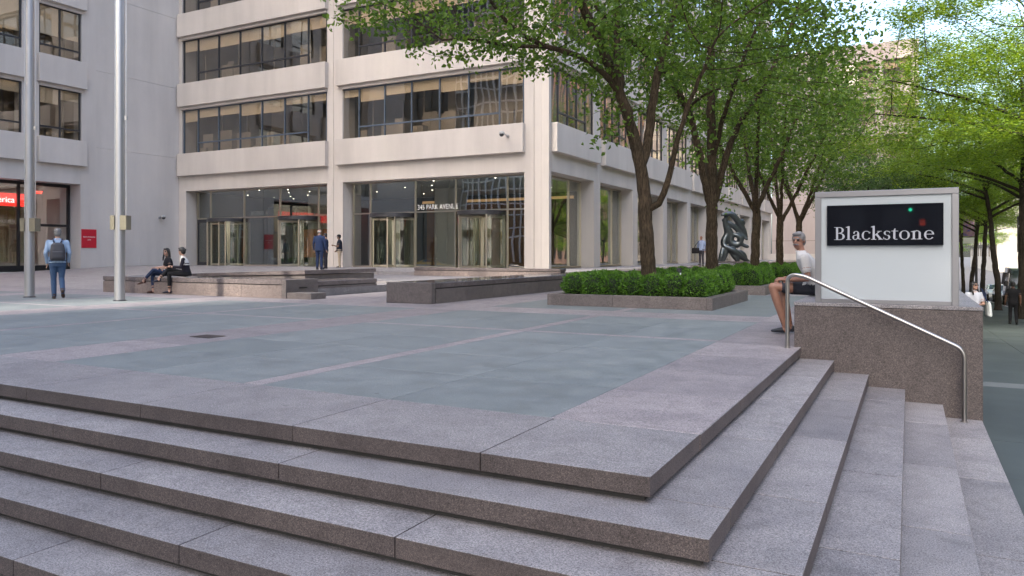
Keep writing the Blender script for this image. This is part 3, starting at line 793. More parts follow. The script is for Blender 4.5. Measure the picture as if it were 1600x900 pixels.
# ---- storefront glazing of the front
SG = YF + .75
def storefront(edges, doors):
    m = MB()
    for e in edges: m.box(e - .03, e + .03, SG - .05, SG + .06, .42, 4.88)
    lo, hi = edges[0], edges[-1]
    m.box(lo, hi, SG - .049, SG + .059, 4.82, 4.885); m.box(lo, hi, SG - .06, SG + .05, 3.21, 3.28)
    for a, b in zip(edges[:-1], edges[1:]):
        if (a, b) not in doors: m.box(a + .03, b - .03, SG - .048, SG + .05, .42, .50)
    fr = m.obj('storefront_frame', M_NICKEL, ob)
    for a, b in zip(edges[:-1], edges[1:]):
        fobj('pane', M_GLS, fr, F_front, (a + .03, b - .03, .75, .758, 3.28, 4.82))
        if (a, b) not in doors: fobj('pane', M_GLS, fr, F_front, (a + .03, b - .03, .75, .758, .5, 3.21))
def revolving(cx, cy=SG + .1, r=1.18, turn=.4):
    m = MB(); m.lathe((cx, cy, 0), [(r + .05, 3.0), (r + .05, 3.2), (.05, 3.205)], 32); dr = m.obj('revolving_door', M_FRAME, ob, smooth=True)
    for side in (0, PI):
        m = MB(); n = 9; vs, fs = [], []
        for i in range(n + 1):
            a = side + (-.85 + 1.7 * i / n)
            for rr in (r, r + .012):
                for z in (.43, 3.0): vs.append((cx + rr * math.cos(a), cy + rr * math.sin(a), z))
        for i in range(n): b = i * 4; fs += [(b, b + 1, b + 5, b + 4), (b + 2, b + 6, b + 7, b + 3)]
        m.add(vs, fs); m.obj('curved_pane', M_GLS, dr)
        for s in (-.88, .88):
            a = side + s; m = MB(); m.tube([(cx + r * math.cos(a), cy + r * math.sin(a), .43), (cx + r * math.cos(a), cy + r * math.sin(a), 3.0)], .04, 8); m.obj('post', M_NICKEL, dr)
    for q in range(4):
        a = turn + q * PI / 2; u = Vector((math.cos(a), math.sin(a), 0)); v = Vector((-u.y, u.x, 0)); c = Vector((cx, cy, 0))
        m = MB()
        for t in (.05, r - .08): m.obox(c + u * t + Vector((0, 0, 1.7)), u * .035, v * .025, (0, 0, 1.27))
        for z in (.5, 2.92): m.obox(c + u * (r / 2) + Vector((0, 0, z)), u * (r / 2 - .12), v * .022, (0, 0, .05))
        wg = m.obj('door_wing', M_NICKEL, dr)
        m = MB(); m.obox(c + u * (r / 2) + Vector((0, 0, 1.7)), u * (r / 2 - .1), v * .005, (0, 0, 1.2)); m.obj('pane', M_GLS, dr)
eL = [-38.39, -37.24, -34.42, -31.58, -28.72, -28.03]
eR = [-26.27, -25.14, -22.26, -19.84, -16.93, -15.78]
storefront(eL, [(eL[1], eL[2]), (eL[3], eL[4])]); storefront(eR, [(eR[1], eR[2]), (eR[3], eR[4])])
for e in (eL, eR):
    revolving((e[1] + e[2]) / 2, turn=.35); revolving((e[3] + e[4]) / 2, turn=.9)
# narrow door leaf beside the left revolving door
fobj('side_door', M_FRAME, ob, F_front, (-38.36, -38.30, .70, .80, .43, 3.2), (-37.36, -37.28, .70, .80, .43, 3.2), (-38.36, -37.28, .701, .799, 3.0, 3.2), (-38.36, -37.28, .701, .799, .43, .62))

def text_mesh(body, size, mat, ext=.004, align='LEFT', space=1.0):
    cu = bpy.data.curves.new('lettering', 'FONT'); cu.body = body; cu.size = size; cu.extrude = ext; cu.align_x = align; cu.space_character = space
    t = bpy.data.objects.new('lettering', cu); COL.objects.link(t)
    me = bpy.data.meshes.new_from_object(t.evaluated_get(bpy.context.evaluated_depsgraph_get()))
    bpy.data.objects.remove(t); me.materials.clear(); me.materials.append(mat); return me
M_WHITE = plain('white lettering', (.75, .75, .73), .5)
me = text_mesh('345 PARK AVENUE', .36, M_WHITE, space=1.06)
o = link('lettering', me, ob, Vector((-22.12, SG - .02, 3.36)) - W(ob)); o.rotation_euler = (PI / 2, 0, 0); o.scale = (.78, 1, 1)
me2 = text_mesh('345 PARK AVENUE', .36, plain('dull lettering', (.16, .16, .16), .6), space=1.06)
o = link('lettering', me2, ob, Vector((-34.0, SG + .08, 3.36)) - W(ob)); o.rotation_euler = (PI / 2, 0, 0); o.scale = (.70, 1, 1)

# ---- left wing with the bank
M_GOLD = plain('gold bank wall', (.26, .22, .12), .6, var=.4, vscale=3)
wb = empty('bank_wing', (-42, 24, .3), 'grey concrete wing at the left with small windows and bank frontage', 'building')
zj = [.2, 6.9, 11.1, 15.3, 19.5, 33]
for z0, z1 in zip(zj[:-1], zj[1:]):
    fobj('wall_panel', M_CON2, wb, F_wing, (25.56, 30.79, .03, .6, z0 + .006, z1 - .006))
    if z0 > 6: fobj('pier', M_CON2, wb, F_wing, (24.72, 25.54, 0, .7, z0, z1))
fobj('pier', M_CON2, wb, F_wing, (24.66, 25.54, 0, 1.0, .2, 6.9))
fobj('backing', M_JOINT, wb, F_wing, (25.5, 30.8, .3, .65, .2, 33))
for a0, a1 in ((21.68, 22.50), (18.5, 19.42), (15.35, 16.2), (8, 13)): fobj('pier', M_CON2, wb, F_wing, (a0, a1, 0, .7, 4.83, 33))
fobj('pier', M_CON2, wb, F_wing, (8, 14.3, 0, 1.0, .1, 4.83))
fobj('beam', M_CON2, wb, F_wing, (13, 24.66, .01, 1.0, 4.83, 5.785))
for a0, a1 in ((22.5, 24.72), (19.42, 21.68), (16.2, 18.5)):
    for k in range(7):
        zb, zt = 7.12 + FLOOR * k, 9.72 + FLOOR * k
        zs = 5.785 if k == 0 else 9.9 + FLOOR * (k - 1)
        m = MB(); fbox(m, F_wing, a0 - .12, a1 + .16, -.27, .2, zs, zb, ch=.012); m.obj('spandrel', M_CON2, wb)
        if k < 3: window(wb, F_wing, [a0 + .03, (a0 + a1) / 2, a1 - .03], zb + .005, zt, M_FRAME, M_GLU, zb + .55, (0, 1), drop=((.45, .6), (1.2, 1.6), (.9, 1.2))[k])
        else: window(wb, F_wing, [a0 + .03, (a0 + a1) / 2, a1 - .03], zb + .005, zt, M_FRAME, M_GLU, single=True, blinds=False)
    for k in range(6): fobj('window_head', M_CON2, wb, F_wing, (a0, a1, -.05, .3, 9.72 + FLOOR * k, 9.9 + FLOOR * k))
for k in range(3): room(wb, F_wing, 16.0, 25.0, .3, 4, 6.6 + FLOOR * k, 9.95 + FLOOR * k, parts=4)
fobj('core_wall', M_ROOMD, wb, F_wing, (16, 25, .5, .7, 19.5, 33))
fobj('access_panel', M_CON2, wb, F_wing, (27.05, 28.2, .018, .05, .45, 2.42), ch=.004); fobj('access_panel', M_CON2, wb, F_wing, (28.215, 29.4, .018, .05, .45, 2.42), ch=.004)
fobj('roof', M_ROOF, wb, F_wing, (8, 30.8, .3, 14, 33.1, 33.4))
# bank glazing
fr = fobj('bank_frame', M_BLACK, wb, F_wing, *[(e - .06, e + .06, .86, .98, .3, 4.8) for e in (14.4, 17.0, 19.6, 22.0, 24.55)], (14.3, 24.62, .861, .979, 4.66, 4.82), (14.3, 24.62, .861, .979, .2, .52), (22.0, 24.55, .862, .978, 2.55, 2.68))
for a, b, z0, z1 in ((14.4, 17, .5, 4.7), (17, 19.6, .5, 4.7), (19.6, 22, .5, 4.7), (22, 24.55, 2.65, 4.7), (22, 24.55, .5, 2.6)):
    fobj('pane', M_GLS, fr, F_wing, (a + .05, b - .05, .92, .928, z0, z1))
fobj('bank_back_wall', M_GOLD, wb, F_wing, (14, 24.7, 4.6, 4.8, .3, 4.9)); fobj('bank_ceiling', M_CEIL, wb, F_wing, (14, 24.7, 1.0, 4.6, 4.84, 4.9)); fobj('bank_floor', M_FLOOR, wb, F_wing, (14, 24.7, 1.0, 4.6, .25, .32))
fobj('bank_side_wall', M_CEIL, wb, F_wing, (24.62, 24.66, 1.0, 4.8, .3, 4.9))
M_RED = plain('red lit band', (.75, .02, .02), .4, emit=(1, .03, .02), estr=.35)
fobj('lit_red_band', M_RED, wb, F_wing, (14.5, 22.9, 1.25, 1.32, 3.55, 4.2))
me = text_mesh('Bank of America', .42, plain('lit white letters', (.9, .9, .9), .5, emit=(1, 1, 1), estr=.4), align='RIGHT')
o = link('band_lettering', me, wb, Vector((XW - 1.24, 22.0, 3.73)) - W(wb)); o.rotation_euler = (PI / 2, 0, PI / 2)
me = text_mesh('EXIT', .2, plain('red exit letters', (.8, .05, .03), .5, emit=(1, .05, .03), estr=1.5))
o = link('exit_lettering', me, wb, Vector((XW - 1.6, 23.2, 4.3)) - W(wb)); o.rotation_euler = (PI / 2, 0, PI / 2)
# red plaque on the pier
M_REDP = plain('red plaque', (.50, .012, .03), .4)
pq = empty('wall_plaque', (XW + .02, 25.1, 1.45), 'square red plaque with small white lettering on the wall beside the bank door', 'sign')
m = MB(); m.box(XW - .02, XW + .035, 24.70, 25.53, 1.44, 2.44, .004); m.obj('panel', M_REDP, pq)
for txt, sz, z in (('Bank of America', .1, 2.0), ('ATM', .09, 1.84)):
    me = text_mesh(txt, sz, M_WHITE, align='CENTER'); o = link('lettering', me, pq, Vector((XW + .037, 25.12, z)) - W(pq)); o.rotation_euler = (PI / 2, 0, PI / 2)
# cameras on the walls
def camera_unit(loc, out, lab_, arm):
    c = empty('security_camera', loc, lab_, 'camera'); out = Vector(out); p = Vector(loc)
    m = MB(); m.tube([p, p + out * .08], .07, 12); m.obj('mount', M_ALU, c)
    m = MB(); m.tube([p + out * .06, p + out * arm + Vector((0, 0, .06)), p + out * (arm + .12)], .03, 8); m.obj('arm', M_ALU, c)
    q = p + out * (arm + .16)
    m = MB(); m.ball(q, .11, .11, .11); m.obj('dome', M_FRAME, c, smooth='all')
    m = MB(); m.lathe((q.x, q.y, q.z + .02), [(.13, 0), (.13, .08), (.06, .12)], 14); m.obj('hood', plain('camera grey', (.4, .4, .4), .5), c, smooth=True)
camera_unit((XW - .03, 29.45, 3.25), (1, 0, 0), 'grey dome camera on the blank wall above the seated women', .22)
camera_unit((-16.35, YF - .28, 6.55), (0, -1, 0), 'small camera on an arm on the concrete band over the lobby', .45)

# ---- building closing the far end of the plaza
FY = 92.75
F_far = lambda a, d, z: (a, FY + d, z)
fb = empty('far_office_building', (-6, 96, -3), 'pinkish concrete block with stacked windows behind the trees at the far end', 'building')
fobj('wall', M_CONF, fb, F_far, (-14.3, -6.75, 0, 1, -4, 24.5), (-3.3, -2.55, 0, 1, -4, 24.5), (.25, .95, 0, 1, -4, 24.5), (-6.75, -3.3, .02, 1, -4, 5.7), (-2.55, .25, .02, 1, -4, 5.7), (-14.3, .95, 1, 18, -4, 24.4))
for a0, a1 in ((-6.75, -3.3), (-2.55, .25)):
    for k in range(4):
        zb, zt = 7.12 + FLOOR * k, 9.78 + FLOOR * k
        zs = 5.785 if k == 0 else 9.95 + FLOOR * (k - 1)
        fobj('spandrel', M_CONF, fb, F_far, (a0 - .05, a1 + .05, -.36, .3, zs, zb))
        wn = window(fb, F_far, [a0 + .02, (a0 + a1) / 2, a1 - .02], zb, zt + .12, M_FRAME, M_GLU, zb + .6, (0, 1), drop=(.6, 1.0))
    fobj('spandrel', M_CONF, fb, F_far, (a0 - .05, a1 + .05, -.36, .3, 9.95 + FLOOR * 3, 24.5))
fobj('wall_joint', M_JOINT, fb, F_far, *[(-14.3, -6.75, -.004, .02, 2.6 + FLOOR * k, 2.63 + FLOOR * k) for k in range(5)], (-8.3, -8.27, -.005, .02, -2, 24.4))
fobj('low_wall', M_CON, fb, F_far, (-14.2, -6, -2.5, -2.0, -4, 1.1))
for px_, c_ in ((0, 0),): pass

# ---- buildings around the junction: some mirrored in the glass, some added to shape the sunlight
M_DGL = plain('dark tower glass', (.035, .03, .025), .15)
M_WGRID = plain('white tower grid', (.75, .74, .72), .5)
M_BRICK = concrete('pink brick', (.42, .24, .17), blot=.1)
M_STONE = concrete('grey limestone', (.42, .40, .37))
def tower(name, lab_, x0, x1, y0, y1, h, wall, grid=None, nx=0, nz=0, zs=None, front='+y', fw=.18):
    t = empty(name, ((x0 + x1) / 2, (y0 + y1) / 2, -1), lab_, 'building', 'buildings across the streets, outside the view')
    m = MB(); m.box(x0, x1, y0, y1, -8, h); m.obj('body', wall, t)
    if grid:
        m = MB()
        if front == '+y':
            for i in range(nx + 1): x = x0 + (x1 - x0) * i / nx; m.box(x - fw / 2, x + fw / 2, y1 + .002, y1 + .25, 0, h)
            for z in zs: m.box(x0, x1, y1 + .004, y1 + .22, z, z + fw)
        else:
            for i in range(nx + 1): y = y0 + (y1 - y0) * i / nx; m.box(x0 - .25, x0 - .002, y - fw / 2, y + fw / 2, 0, h)
            for z in zs: m.box(x0 - .22, x0 - .004, y0, y1, z, z + fw)
        m.obj('facade_grid', grid, t)
    return t
zs = []
z = 3.0
while z < 111: zs += [z, z + 1.25]; z += 3.3
tower('grid_tower', 'tall dark glass tower with white grid mirrored in the lobby windows', -54, -39.5, -46, -24, 112, M_DGL, M_WGRID, 14, 0, zs)
tower('brown_tower', 'brown glass tower mirrored at the left of the office windows', -95, -54.05, -46, -24, 44, plain('brown tower', (.16, .13, .10), .5), M_ROOMD, 20, 0, [3.5 * i for i in range(1, 13)])
tower('shade_slab', 'slender unseen tower added in the gap to split the sunlight into two patches', -34.2, -31.0, -46, -24, 112, M_STONE, M_DGL, 5, 0, [3.6 * i for i in range(1, 31)], fw=.6)  # added out of view to part the sun into two soft patches
tower('shade_tower', 'tall unseen limestone tower added behind the camera to keep the sun off the plaza', -23.2, -16.5, -50, -24, 85, M_STONE, M_DGL, 6, 0, [3.6 * i for i in range(1, 25)], fw=.9)  # added out of view to shade the plaza and its trees
tower('shade_block', 'unseen limestone block added behind the camera, height set for where sun reaches', -16.49, .5, -50, -24, 44, M_STONE, M_DGL, 8, 0, [3.6 * i for i in range(1, 15)], fw=.8)  # unseen; its height decides how far along the sidewalk the sun falls
tower('brick_tower', 'pink brick tower across the avenue mirrored in the side windows', 46, 70, 100, 240, 70, M_BRICK, M_DGL, 46, 0, [], front='-x', fw=1.1)
tower('avenue_block', 'stone apartment block across the avenue on the right', 44, 70, -40, 90, 32, M_STONE, M_DGL, 40, 0, [3.5 * i for i in range(1, 13)], front='-x', fw=1.0)
tower('far_avenue_block', 'pale block far down the avenue behind the street trees', 26, 60, 300, 420, 46, concrete('pale far stone', (.22, .21, .19)), M_DGL, 10, 0, [3.5 * i for i in range(1, 13)], front='-x', fw=1.2)

tower('backdrop_tower', 'wide unseen stone tower added far behind the camera to darken the sign reflection', -30, 50, -430, -400, 150, M_STONE, M_DGL, 40, 0, [4 * i for i in range(1, 36)], fw=1.1)  # added out of view so the black panel mirrors no bright sky
# --- traffic signal on the far corner of the side street, mirrored in the black sign panel
ts = empty('traffic_signal', (.9, -19.0, -.85), 'traffic signal on the far corner, mirrored in the black sign panel', 'traffic signal')
M_GRNL = plain('green signal lens', (.02, .6, .35), .3, emit=(.03, 1, .55), estr=6); M_REDL = plain('red hand lens', (.7, .08, .04), .3, emit=(1, .10, .05), estr=1.0)
m = MB(); m.tube([(.9, -19, -.85), (.9, -19, 2.5), (.9, -19, 4.6)], .06, 10); m.obj('pole', M_FRAME, ts)
m = MB(); m.box(-.15, .25, -19.15, -18.9, 2.95, 3.95, .03); hs = m.obj('signal_head', M_BLACK, ts)
m = MB(); m.box(.25, .86, -19.05, -18.97, 3.4, 3.47); m.box(.74, .86, -19.05, -18.97, 2.5, 2.57); m.obj('bracket', M_FRAME, ts)
m = MB(); m.lathe((.05, -18.885, 3.12), [(.07, -.02), (.07, .0)], 18, 'Y'); m.obj('green_lens', M_GRNL, hs)
for z in (3.45, 3.78):
    m = MB(); m.lathe((.05, -18.885, z), [(.11, -.02), (.11, .0)], 18, 'Y'); m.obj('dark_lens', M_ROOMD, hs)
m = MB(); m.box(.34, .74, -19.15, -18.9, 2.30, 2.78, .03); hw = m.obj('walk_signal', M_BLACK, ts)
m = MB(); m.box(.43, .64, -18.90, -18.885, 2.40, 2.54); m.obj('red_hand', M_REDL, hw)
for i in range(4):
    m = MB(); m.box(.43 + i * .055, .47 + i * .055, -18.90, -18.885, 2.55, 2.66 + (.02 if i in (1, 2) else 0)); m.obj('red_hand', M_REDL, hw)
# =================================================================== TREES
def bark(name, c0, c1, scale=1.0):
    m, n, l, b = newmat(name)
    tc = n.new('ShaderNodeTexCoord'); v = tc.outputs['Object']
    s1 = noise(n, l, v, 22 * scale, 8, 0.7, (1.5, 1.5, .28))
    r1 = ramp(n, [(0.34, c0), (0.52, tuple((a + b_) / 2 for a, b_ in zip(c0, c1))), (0.68, c1)]); l.new(s1, r1.inputs[0])
    s2 = noise(n, l, v, 2.2, 5)
    r2 = ramp(n, [(0.3, (.7, .72, .66)), (0.7, (1.2, 1.15, 1.1))]); l.new(s2, r2.inputs[0])
    l.new(mixc(n, l, 1.0, r1.outputs[0], r2.outputs[0], 'MULTIPLY'), b.inputs['Base Color']); setp(b, Roughness=.9, Specular_IOR_Level=.2)
    bp = n.new('ShaderNodeBump'); bp.inputs['Strength'].default_value = 1.0; bp.inputs['Distance'].default_value = .03
    l.new(s1, bp.inputs['Height']); l.new(bp.outputs[0], b.inputs['Normal'])
    return m
M_BARK = bark('pear bark', (0.016, 0.012, 0.008), (0.115, 0.085, 0.056))
M_BARKL = bark('locust bark', (0.013, 0.011, 0.009), (0.07, 0.058, 0.047))
def leafmat(name, cols, trans=0.35, rough=.45):
    m, n, l, b = newmat(name)
    g = n.new('ShaderNodeNewGeometry')
    r = ramp(n, [(i / (len(cols) - 1), c) for i, c in enumerate(cols)]); l.new(g.outputs['Random Per Island'], r.inputs[0])
    n.remove(b)
    p = n.new('ShaderNodeBsdfPrincipled'); setp(p, Roughness=rough, Specular_IOR_Level=.4); l.new(r.outputs[0], p.inputs['Base Color'])
    t = n.new('ShaderNodeBsdfTranslucent'); l.new(mixc(n, l, 1.0, r.outputs[0], (1.7, 1.5, .6), 'MULTIPLY'), t.inputs['Color'])
    mx = n.new('ShaderNodeMixShader'); mx.inputs[0].default_value = trans
    l.new(p.outputs[0], mx.inputs[1]); l.new(t.outputs[0], mx.inputs[2]); l.new(mx.outputs[0], n['Material Output'].inputs['Surface'])
    return m
M_LEAF = leafmat('pear leaves', [(.05, .10, .018), (.078, .155, .026), (.115, .21, .034), (.165, .275, .045)], .45)
M_LEAFL = leafmat('locust leaves', [(.075, .15, .022), (.12, .22, .028), (.18, .29, .035), (.24, .34, .045)], .5)
M_LEAFD = leafmat('dark small leaves', [(.04, .085, .032), (.06, .12, .042), (.085, .155, .05)], .35)

def resample(pts, step=.22):
    out = [Vector(pts[0])]
    for a, b in zip(pts[:-1], pts[1:]):
        a, b = Vector(a), Vector(b); n = max(1, int((b - a).length / step))
        for i in range(1, n + 1): out.append(a.lerp(b, i / n))
    return out
def smooth_pts(p, it=3):
    p = [Vector(q) for q in p]
    for _ in range(it):
        p = [p[0]] + [(p[i - 1] + p[i] * 2 + p[i + 1]) / 4 for i in range(1, len(p) - 1)] + [p[-1]]
    return p
def grow(limbs, attr, rng, step=.22, dk=.42, di=2.2, iters=60, droop=0.0):
    """limbs: list of (points, r0, r1); the first is the trunk, the others start near an existing node.  Space colonisation fills the crown."""
    pos, par, rmin = [], [], []
    for pts, r0, r1 in limbs:
        pts = smooth_pts(resample(pts, step))
        start = -1
        if pos:
            d = [(Vector(q) - pts[0]).length for q in pos]; start = int(np.argmin(d))
        n = len(pts)
        for i, q in enumerate(pts):
            if start >= 0 and i == 0: last = start; continue
            q = q + Vector((rng.gauss(0, .012), rng.gauss(0, .012), 0))
            pos.append(tuple(q)); par.append((-1 if start < 0 and i == 0 else (last if i else -1))); last = len(pos) - 1
            rmin.append(r0 + (r1 - r0) * i / max(1, n - 1))
    P = np.array(pos); par = list(par)
    A = np.array(attr); alive = np.ones(len(A), bool)
    nd = np.full(len(A), 1e9); ni = np.zeros(len(A), int)
    def upd(start):
        for s in range(start, len(P), 400):
            blk = P[s:s + 400]
            d = np.linalg.norm(A[:, None, :] - blk[None], axis=2)
            j = d.argmin(1); dm = d[np.arange(len(A)), j]
            better = dm < nd; nd[better] = dm[better]; ni[better] = j[better] + s
    upd(0)
    for it in range(iters):
        alive &= nd > dk
        act = alive & (nd < di)
        if not act.any():
            if not alive.any(): break
            di *= 1.5
            if di > 8: break
            continue
        idx = ni[act]; v = A[act] - P[idx]; v /= np.linalg.norm(v, axis=1)[:, None]
        u, inv = np.unique(idx, return_inverse=True)
        acc = np.zeros((len(u), 3)); np.add.at(acc, inv, v)
        acc += np.array([[rng.gauss(0, .25), rng.gauss(0, .25), rng.gauss(0, .2) - droop] for _ in range(len(u))])
        acc /= np.linalg.norm(acc, axis=1)[:, None] + 1e-9
        new = P[u] + acc * step
        s = len(P); P = np.vstack([P, new]); par += list(u)
        upd(s)
    n = len(P); par = np.array(par)
    kids = [[] for _ in range(n)]
    for i, p in enumerate(par):
        if p >= 0: kids[p].append(i)
    r = np.full(n, .0055)
    for i in range(n - 1, -1, -1):
        pass
    order = []; stack = [0]
    while stack:
        q = stack.pop(); order.append(q); stack += kids[q]
    for q in reversed(order):
        if kids[q]: r[q] = max(.0055, sum(r[k] ** 2.45 for k in kids[q]) ** (1 / 2.45))
    cap = max(rmin)
    r = np.minimum(r, cap * .42)
    for i, rm in enumerate(rmin): r[i] = max(rm, min(r[i], rm * 1.25))
    return P, par, kids, r
def branch_mesh(name, P, par, kids, r, mat, rng, minr=.0, knots=True):
    m = MB(); starts = [(0, -1)]
    while starts:
        s, p0 = starts.pop()
        chain = [s] if p0 < 0 else [p0, s]; q = s
        while kids[q]:
            k = max(kids[q], key=lambda j: r[j])
            for j in kids[q]:
                if j != k: starts.append((j, q))
            chain.append(k); q = k
        if len(chain) < 2: continue
        rr = [r[j] for j in chain]
        if p0 >= 0: rr[0] = rr[1]
        big = max(rr)
        if big < minr: continue
        nn = 14 if big > .12 else (8 if big > .04 else (5 if big > .014 else 3))
        pts = [Vector(P[j]) for j in chain]
        if big > .12:
            pts2, rr2 = [], []
            for a, b, ra, rb in zip(pts[:-1], pts[1:], rr[:-1], rr[1:]):
                for t in (0, .5): pts2.append(a.lerp(b, t)); rr2.append((ra + (rb - ra) * t) * rng.uniform(.94, 1.07))
            pts, rr = pts2 + [pts[-1]], rr2 + [rr[-1]]
            if p0 < 0:
                for i in range(min(4, len(rr))): rr[i] *= (1.28, 1.12, 1.05, 1.02)[i]
        m.tube(pts, rr, nn, cap=False)
    me = m.mesh(name, mat, fix=False, smooth='all')
    return me
def leaf_mesh(name, P, kids, r, rng, mat, per=5, size=.075, spread=.16, rmax=.011, flat=.0, asp=.62, cap=60000, zmin=None, simple=False):
    nr = np.random.RandomState(rng.randint(0, 99999))
    tips = np.where(r < rmax)[0]
    if zmin is not None: tips = tips[P[tips, 2] > zmin]
    n = min(cap, len(tips) * per)
    base = np.repeat(P[tips], per, axis=0)[:n]
    base = base + nr.normal(0, spread, base.shape) * np.array([1, 1, .8])
    n = len(base)
    d = nr.normal(0, 1, (n, 3)); d[:, 2] = d[:, 2] * (1 - flat) * .6 - .35 * (1 - flat)
    d /= np.linalg.norm(d, axis=1)[:, None]
    up = nr.normal(0, 1, (n, 3)) * (.75 * (1 - flat) + .1); up[:, 2] += .8
    sd = np.cross(d, up); sd /= np.linalg.norm(sd, axis=1)[:, None] + 1e-9
    nm = np.cross(sd, d)
    L = size * nr.uniform(.65, 1.25, n)[:, None]; Wd = L * asp * .5
    if simple:
        V = np.stack([base, base + d * L * .5 + sd * Wd, base + d * L, base + d * L * .5 - sd * Wd], 1).reshape(-1, 3)
        F = (np.arange(n)[:, None] * 4 + np.array([0, 1, 2, 3])).tolist()
    else:
        f = nm * Wd * .35
        V = np.stack([base, base + d * L * .38 + sd * Wd + f, base + d * L * .75 + sd * Wd * .6 + f * .6, base + d * L - nm * L * .12, base + d * L * .75 - sd * Wd * .6 + f * .6, base + d * L * .38 - sd * Wd + f], 1).reshape(-1, 3)
        q = np.arange(n)[:, None] * 6
        F = np.concatenate([q + np.array([0, 1, 2, 3]), q + np.array([0, 3, 4, 5])]).tolist()
    me = bpy.data.meshes.new(name); me.from_pydata(V.tolist(), [], F); me.materials.append(mat); me.update()
    return me
def in_ell(rng, c, rad, n, zlo=-99, hollow=.35):
    out = []
    while len(out) < n:
        v = Vector((rng.uniform(-1, 1), rng.uniform(-1, 1), rng.uniform(-1, 1)))
        if not hollow < v.length < 1: continue
        p = (c[0] + v.x * rad[0], c[1] + v.y * rad[1], c[2] + v.z * rad[2])
        if p[2] > zlo: out.append(p)
    return out
def tree_obj(name, loc, bm, lm, label, group, rz=0, sc=1.0, lname='crown'):
    t = empty(name, loc, label, 'tree', group, rz); t.scale = (sc,) * 3
    link('trunk', bm, t); link(lname, lm, t)
    return t

def px_limb(base, D, pts):
    """limb points from the photograph: pixel plus an offset in depth from the tree's own trunk"""
    return [at_depth(px, py, D + dd) - base for px, py, dd in pts]
TG = 'pear trees growing in the square planters'
# --- first tree
rng = random.Random(5)
b0 = Vector((-5.27, TREES_Y[0], .2)); D0 = b0.x * -_s + b0.y * _c
limbs = [(px_limb(b0, D0, [(1013, 447, 0), (1012, 400, 0), (1008, 330, 0), (1003, 262, 0), (985, 190, -.1), (963, 130, -.2), (940, 70, -.3), (908, 5, -.5), (880, -60, -.8)]), .175, .085),
         (px_limb(b0, D0, [(1004, 262, 0), (1014, 210, .1), (1022, 140, .2), (1040, 60, .4), (1066, -10, .7), (1090, -90, .9)]), .12, .06),
         (px_limb(b0, D0, [(978, 165, -.1), (945, 112, -.3), (902, 84, -.6), (850, 74, -1.0), (805, 50, -1.3), (765, 5, -1.6), (745, -50, -1.8)]), .085, .03),
         (px_limb(b0, D0, [(972, 145, -.2), (963, 70, .1), (966, 0, .4), (960, -80, .6)]), .095, .05),
         (px_limb(b0, D0, [(1018, 335, 0), (1040, 300, -.3), (1052, 250, -.5), (1060, 210, -.7), (1085, 140, -1.0), (1120, 60, -1.4)]), .085, .03),
         (px_limb(b0, D0, [(850, 74, -1.0), (795, 72, -1.3), (735, 60, -1.7), (690, 62, -2.0)]), .045, .02)]
img = Vector((_c, _s, 0)); dep = Vector((-_s, _c, 0))
def lobe(c, rad, n, zlo, hollow=.2): return in_ell(rng, c, rad, n, zlo, hollow)
def off(l, d, z): v = img * l + dep * d; return (v.x, v.y, z)
attr = lobe(off(-.5, 0, 7.3), (4.0, 4.0, 2.9), 1500, 4.9) + lobe(off(-4.2, -1.4, 6.4), (2.2, 1.8, 1.5), 460, 4.75) + lobe(off(-1.8, -.6, 5.7), (1.8, 1.6, .8), 170, 4.9) \
    + lobe(off(-6.0, -1.8, 6.3), (1.5, 1.3, .9), 150, 5.0) + lobe(off(2.8, -.8, 6.3), (2.2, 2.0, 1.6), 360, 4.4) + lobe(off(1.0, -.6, 3.6), (.5, .4, .9), 14, 2.5) + lobe(off(-1.3, -.3, 3.9), (.5, .5, .8), 16, 3.2)
T = grow(limbs, attr, rng, dk=.36)
tree_obj('pear_tree', b0, branch_mesh('trunk', *T, M_BARK, rng), leaf_mesh('crown', T[0], T[2], T[3], rng, M_LEAF, 9, .118, .15, asp=.72, cap=60000),
         'thick pear tree rising from the nearest planter, low limb reaching left', TG)
# --- second tree
rng = random.Random(8)
b1_ = Vector((-5.27, TREES_Y[1], .2)); D1 = b1_.x * -_s + b1_.y * _c
limbs = [(px_limb(b1_, D1, [(1112, 432, 0), (1112, 390, 0), (1113, 340, 0), (1112, 318, 0), (1112, 200, .1), (1109, 100, .1), (1116, 20, .2), (1120, -60, .3)]), .185, .08),
         (px_limb(b1_, D1, [(1110, 322, 0), (1096, 255, -.2), (1080, 185, -.4), (1050, 125, -.7), (1010, 85, -1.0), (972, 52, -1.4), (930, 10, -1.8)]), .13, .05),
         (px_limb(b1_, D1, [(1116, 322, 0), (1136, 235, .2), (1158, 190, .4), (1190, 140, .6), (1225, 70, .8), (1250, 0, 1.0)]), .12, .05),
         (px_limb(b1_, D1, [(1072, 172, -.4), (1100, 145, -.8), (1140, 135, -1.2), (1180, 120, -1.5)]), .05, .025),
         (px_limb(b1_, D1, [(1114, 250, 0), (1128, 190, -.5), (1142, 150, -.9), (1165, 80, -1.2), (1200, 10, -1.5)]), .08, .04)]
attr = lobe(off(0, 0, 7.9), (4.2, 4.0, 3.4), 1700, 5.0) + lobe(off(2.4, -1, 6.0), (2.4, 2.2, 1.7), 420, 4.4) + lobe(off(-2.6, -1.2, 6.2), (2.0, 1.8, 1.4), 300, 4.7) + lobe(off(.6, -.2, 2.9), (.5, .4, .8), 14, 2.0)
T = grow(limbs, attr, rng, dk=.40)
tree_obj('pear_tree', b1_, branch_mesh('trunk', *T, M_BARK, rng), leaf_mesh('crown', T[0], T[2], T[3], rng, M_LEAF, 7, .128, .17, asp=.72, cap=60000),
         'three-stemmed pear tree in the second planter, in front of the dark sculpture', TG)
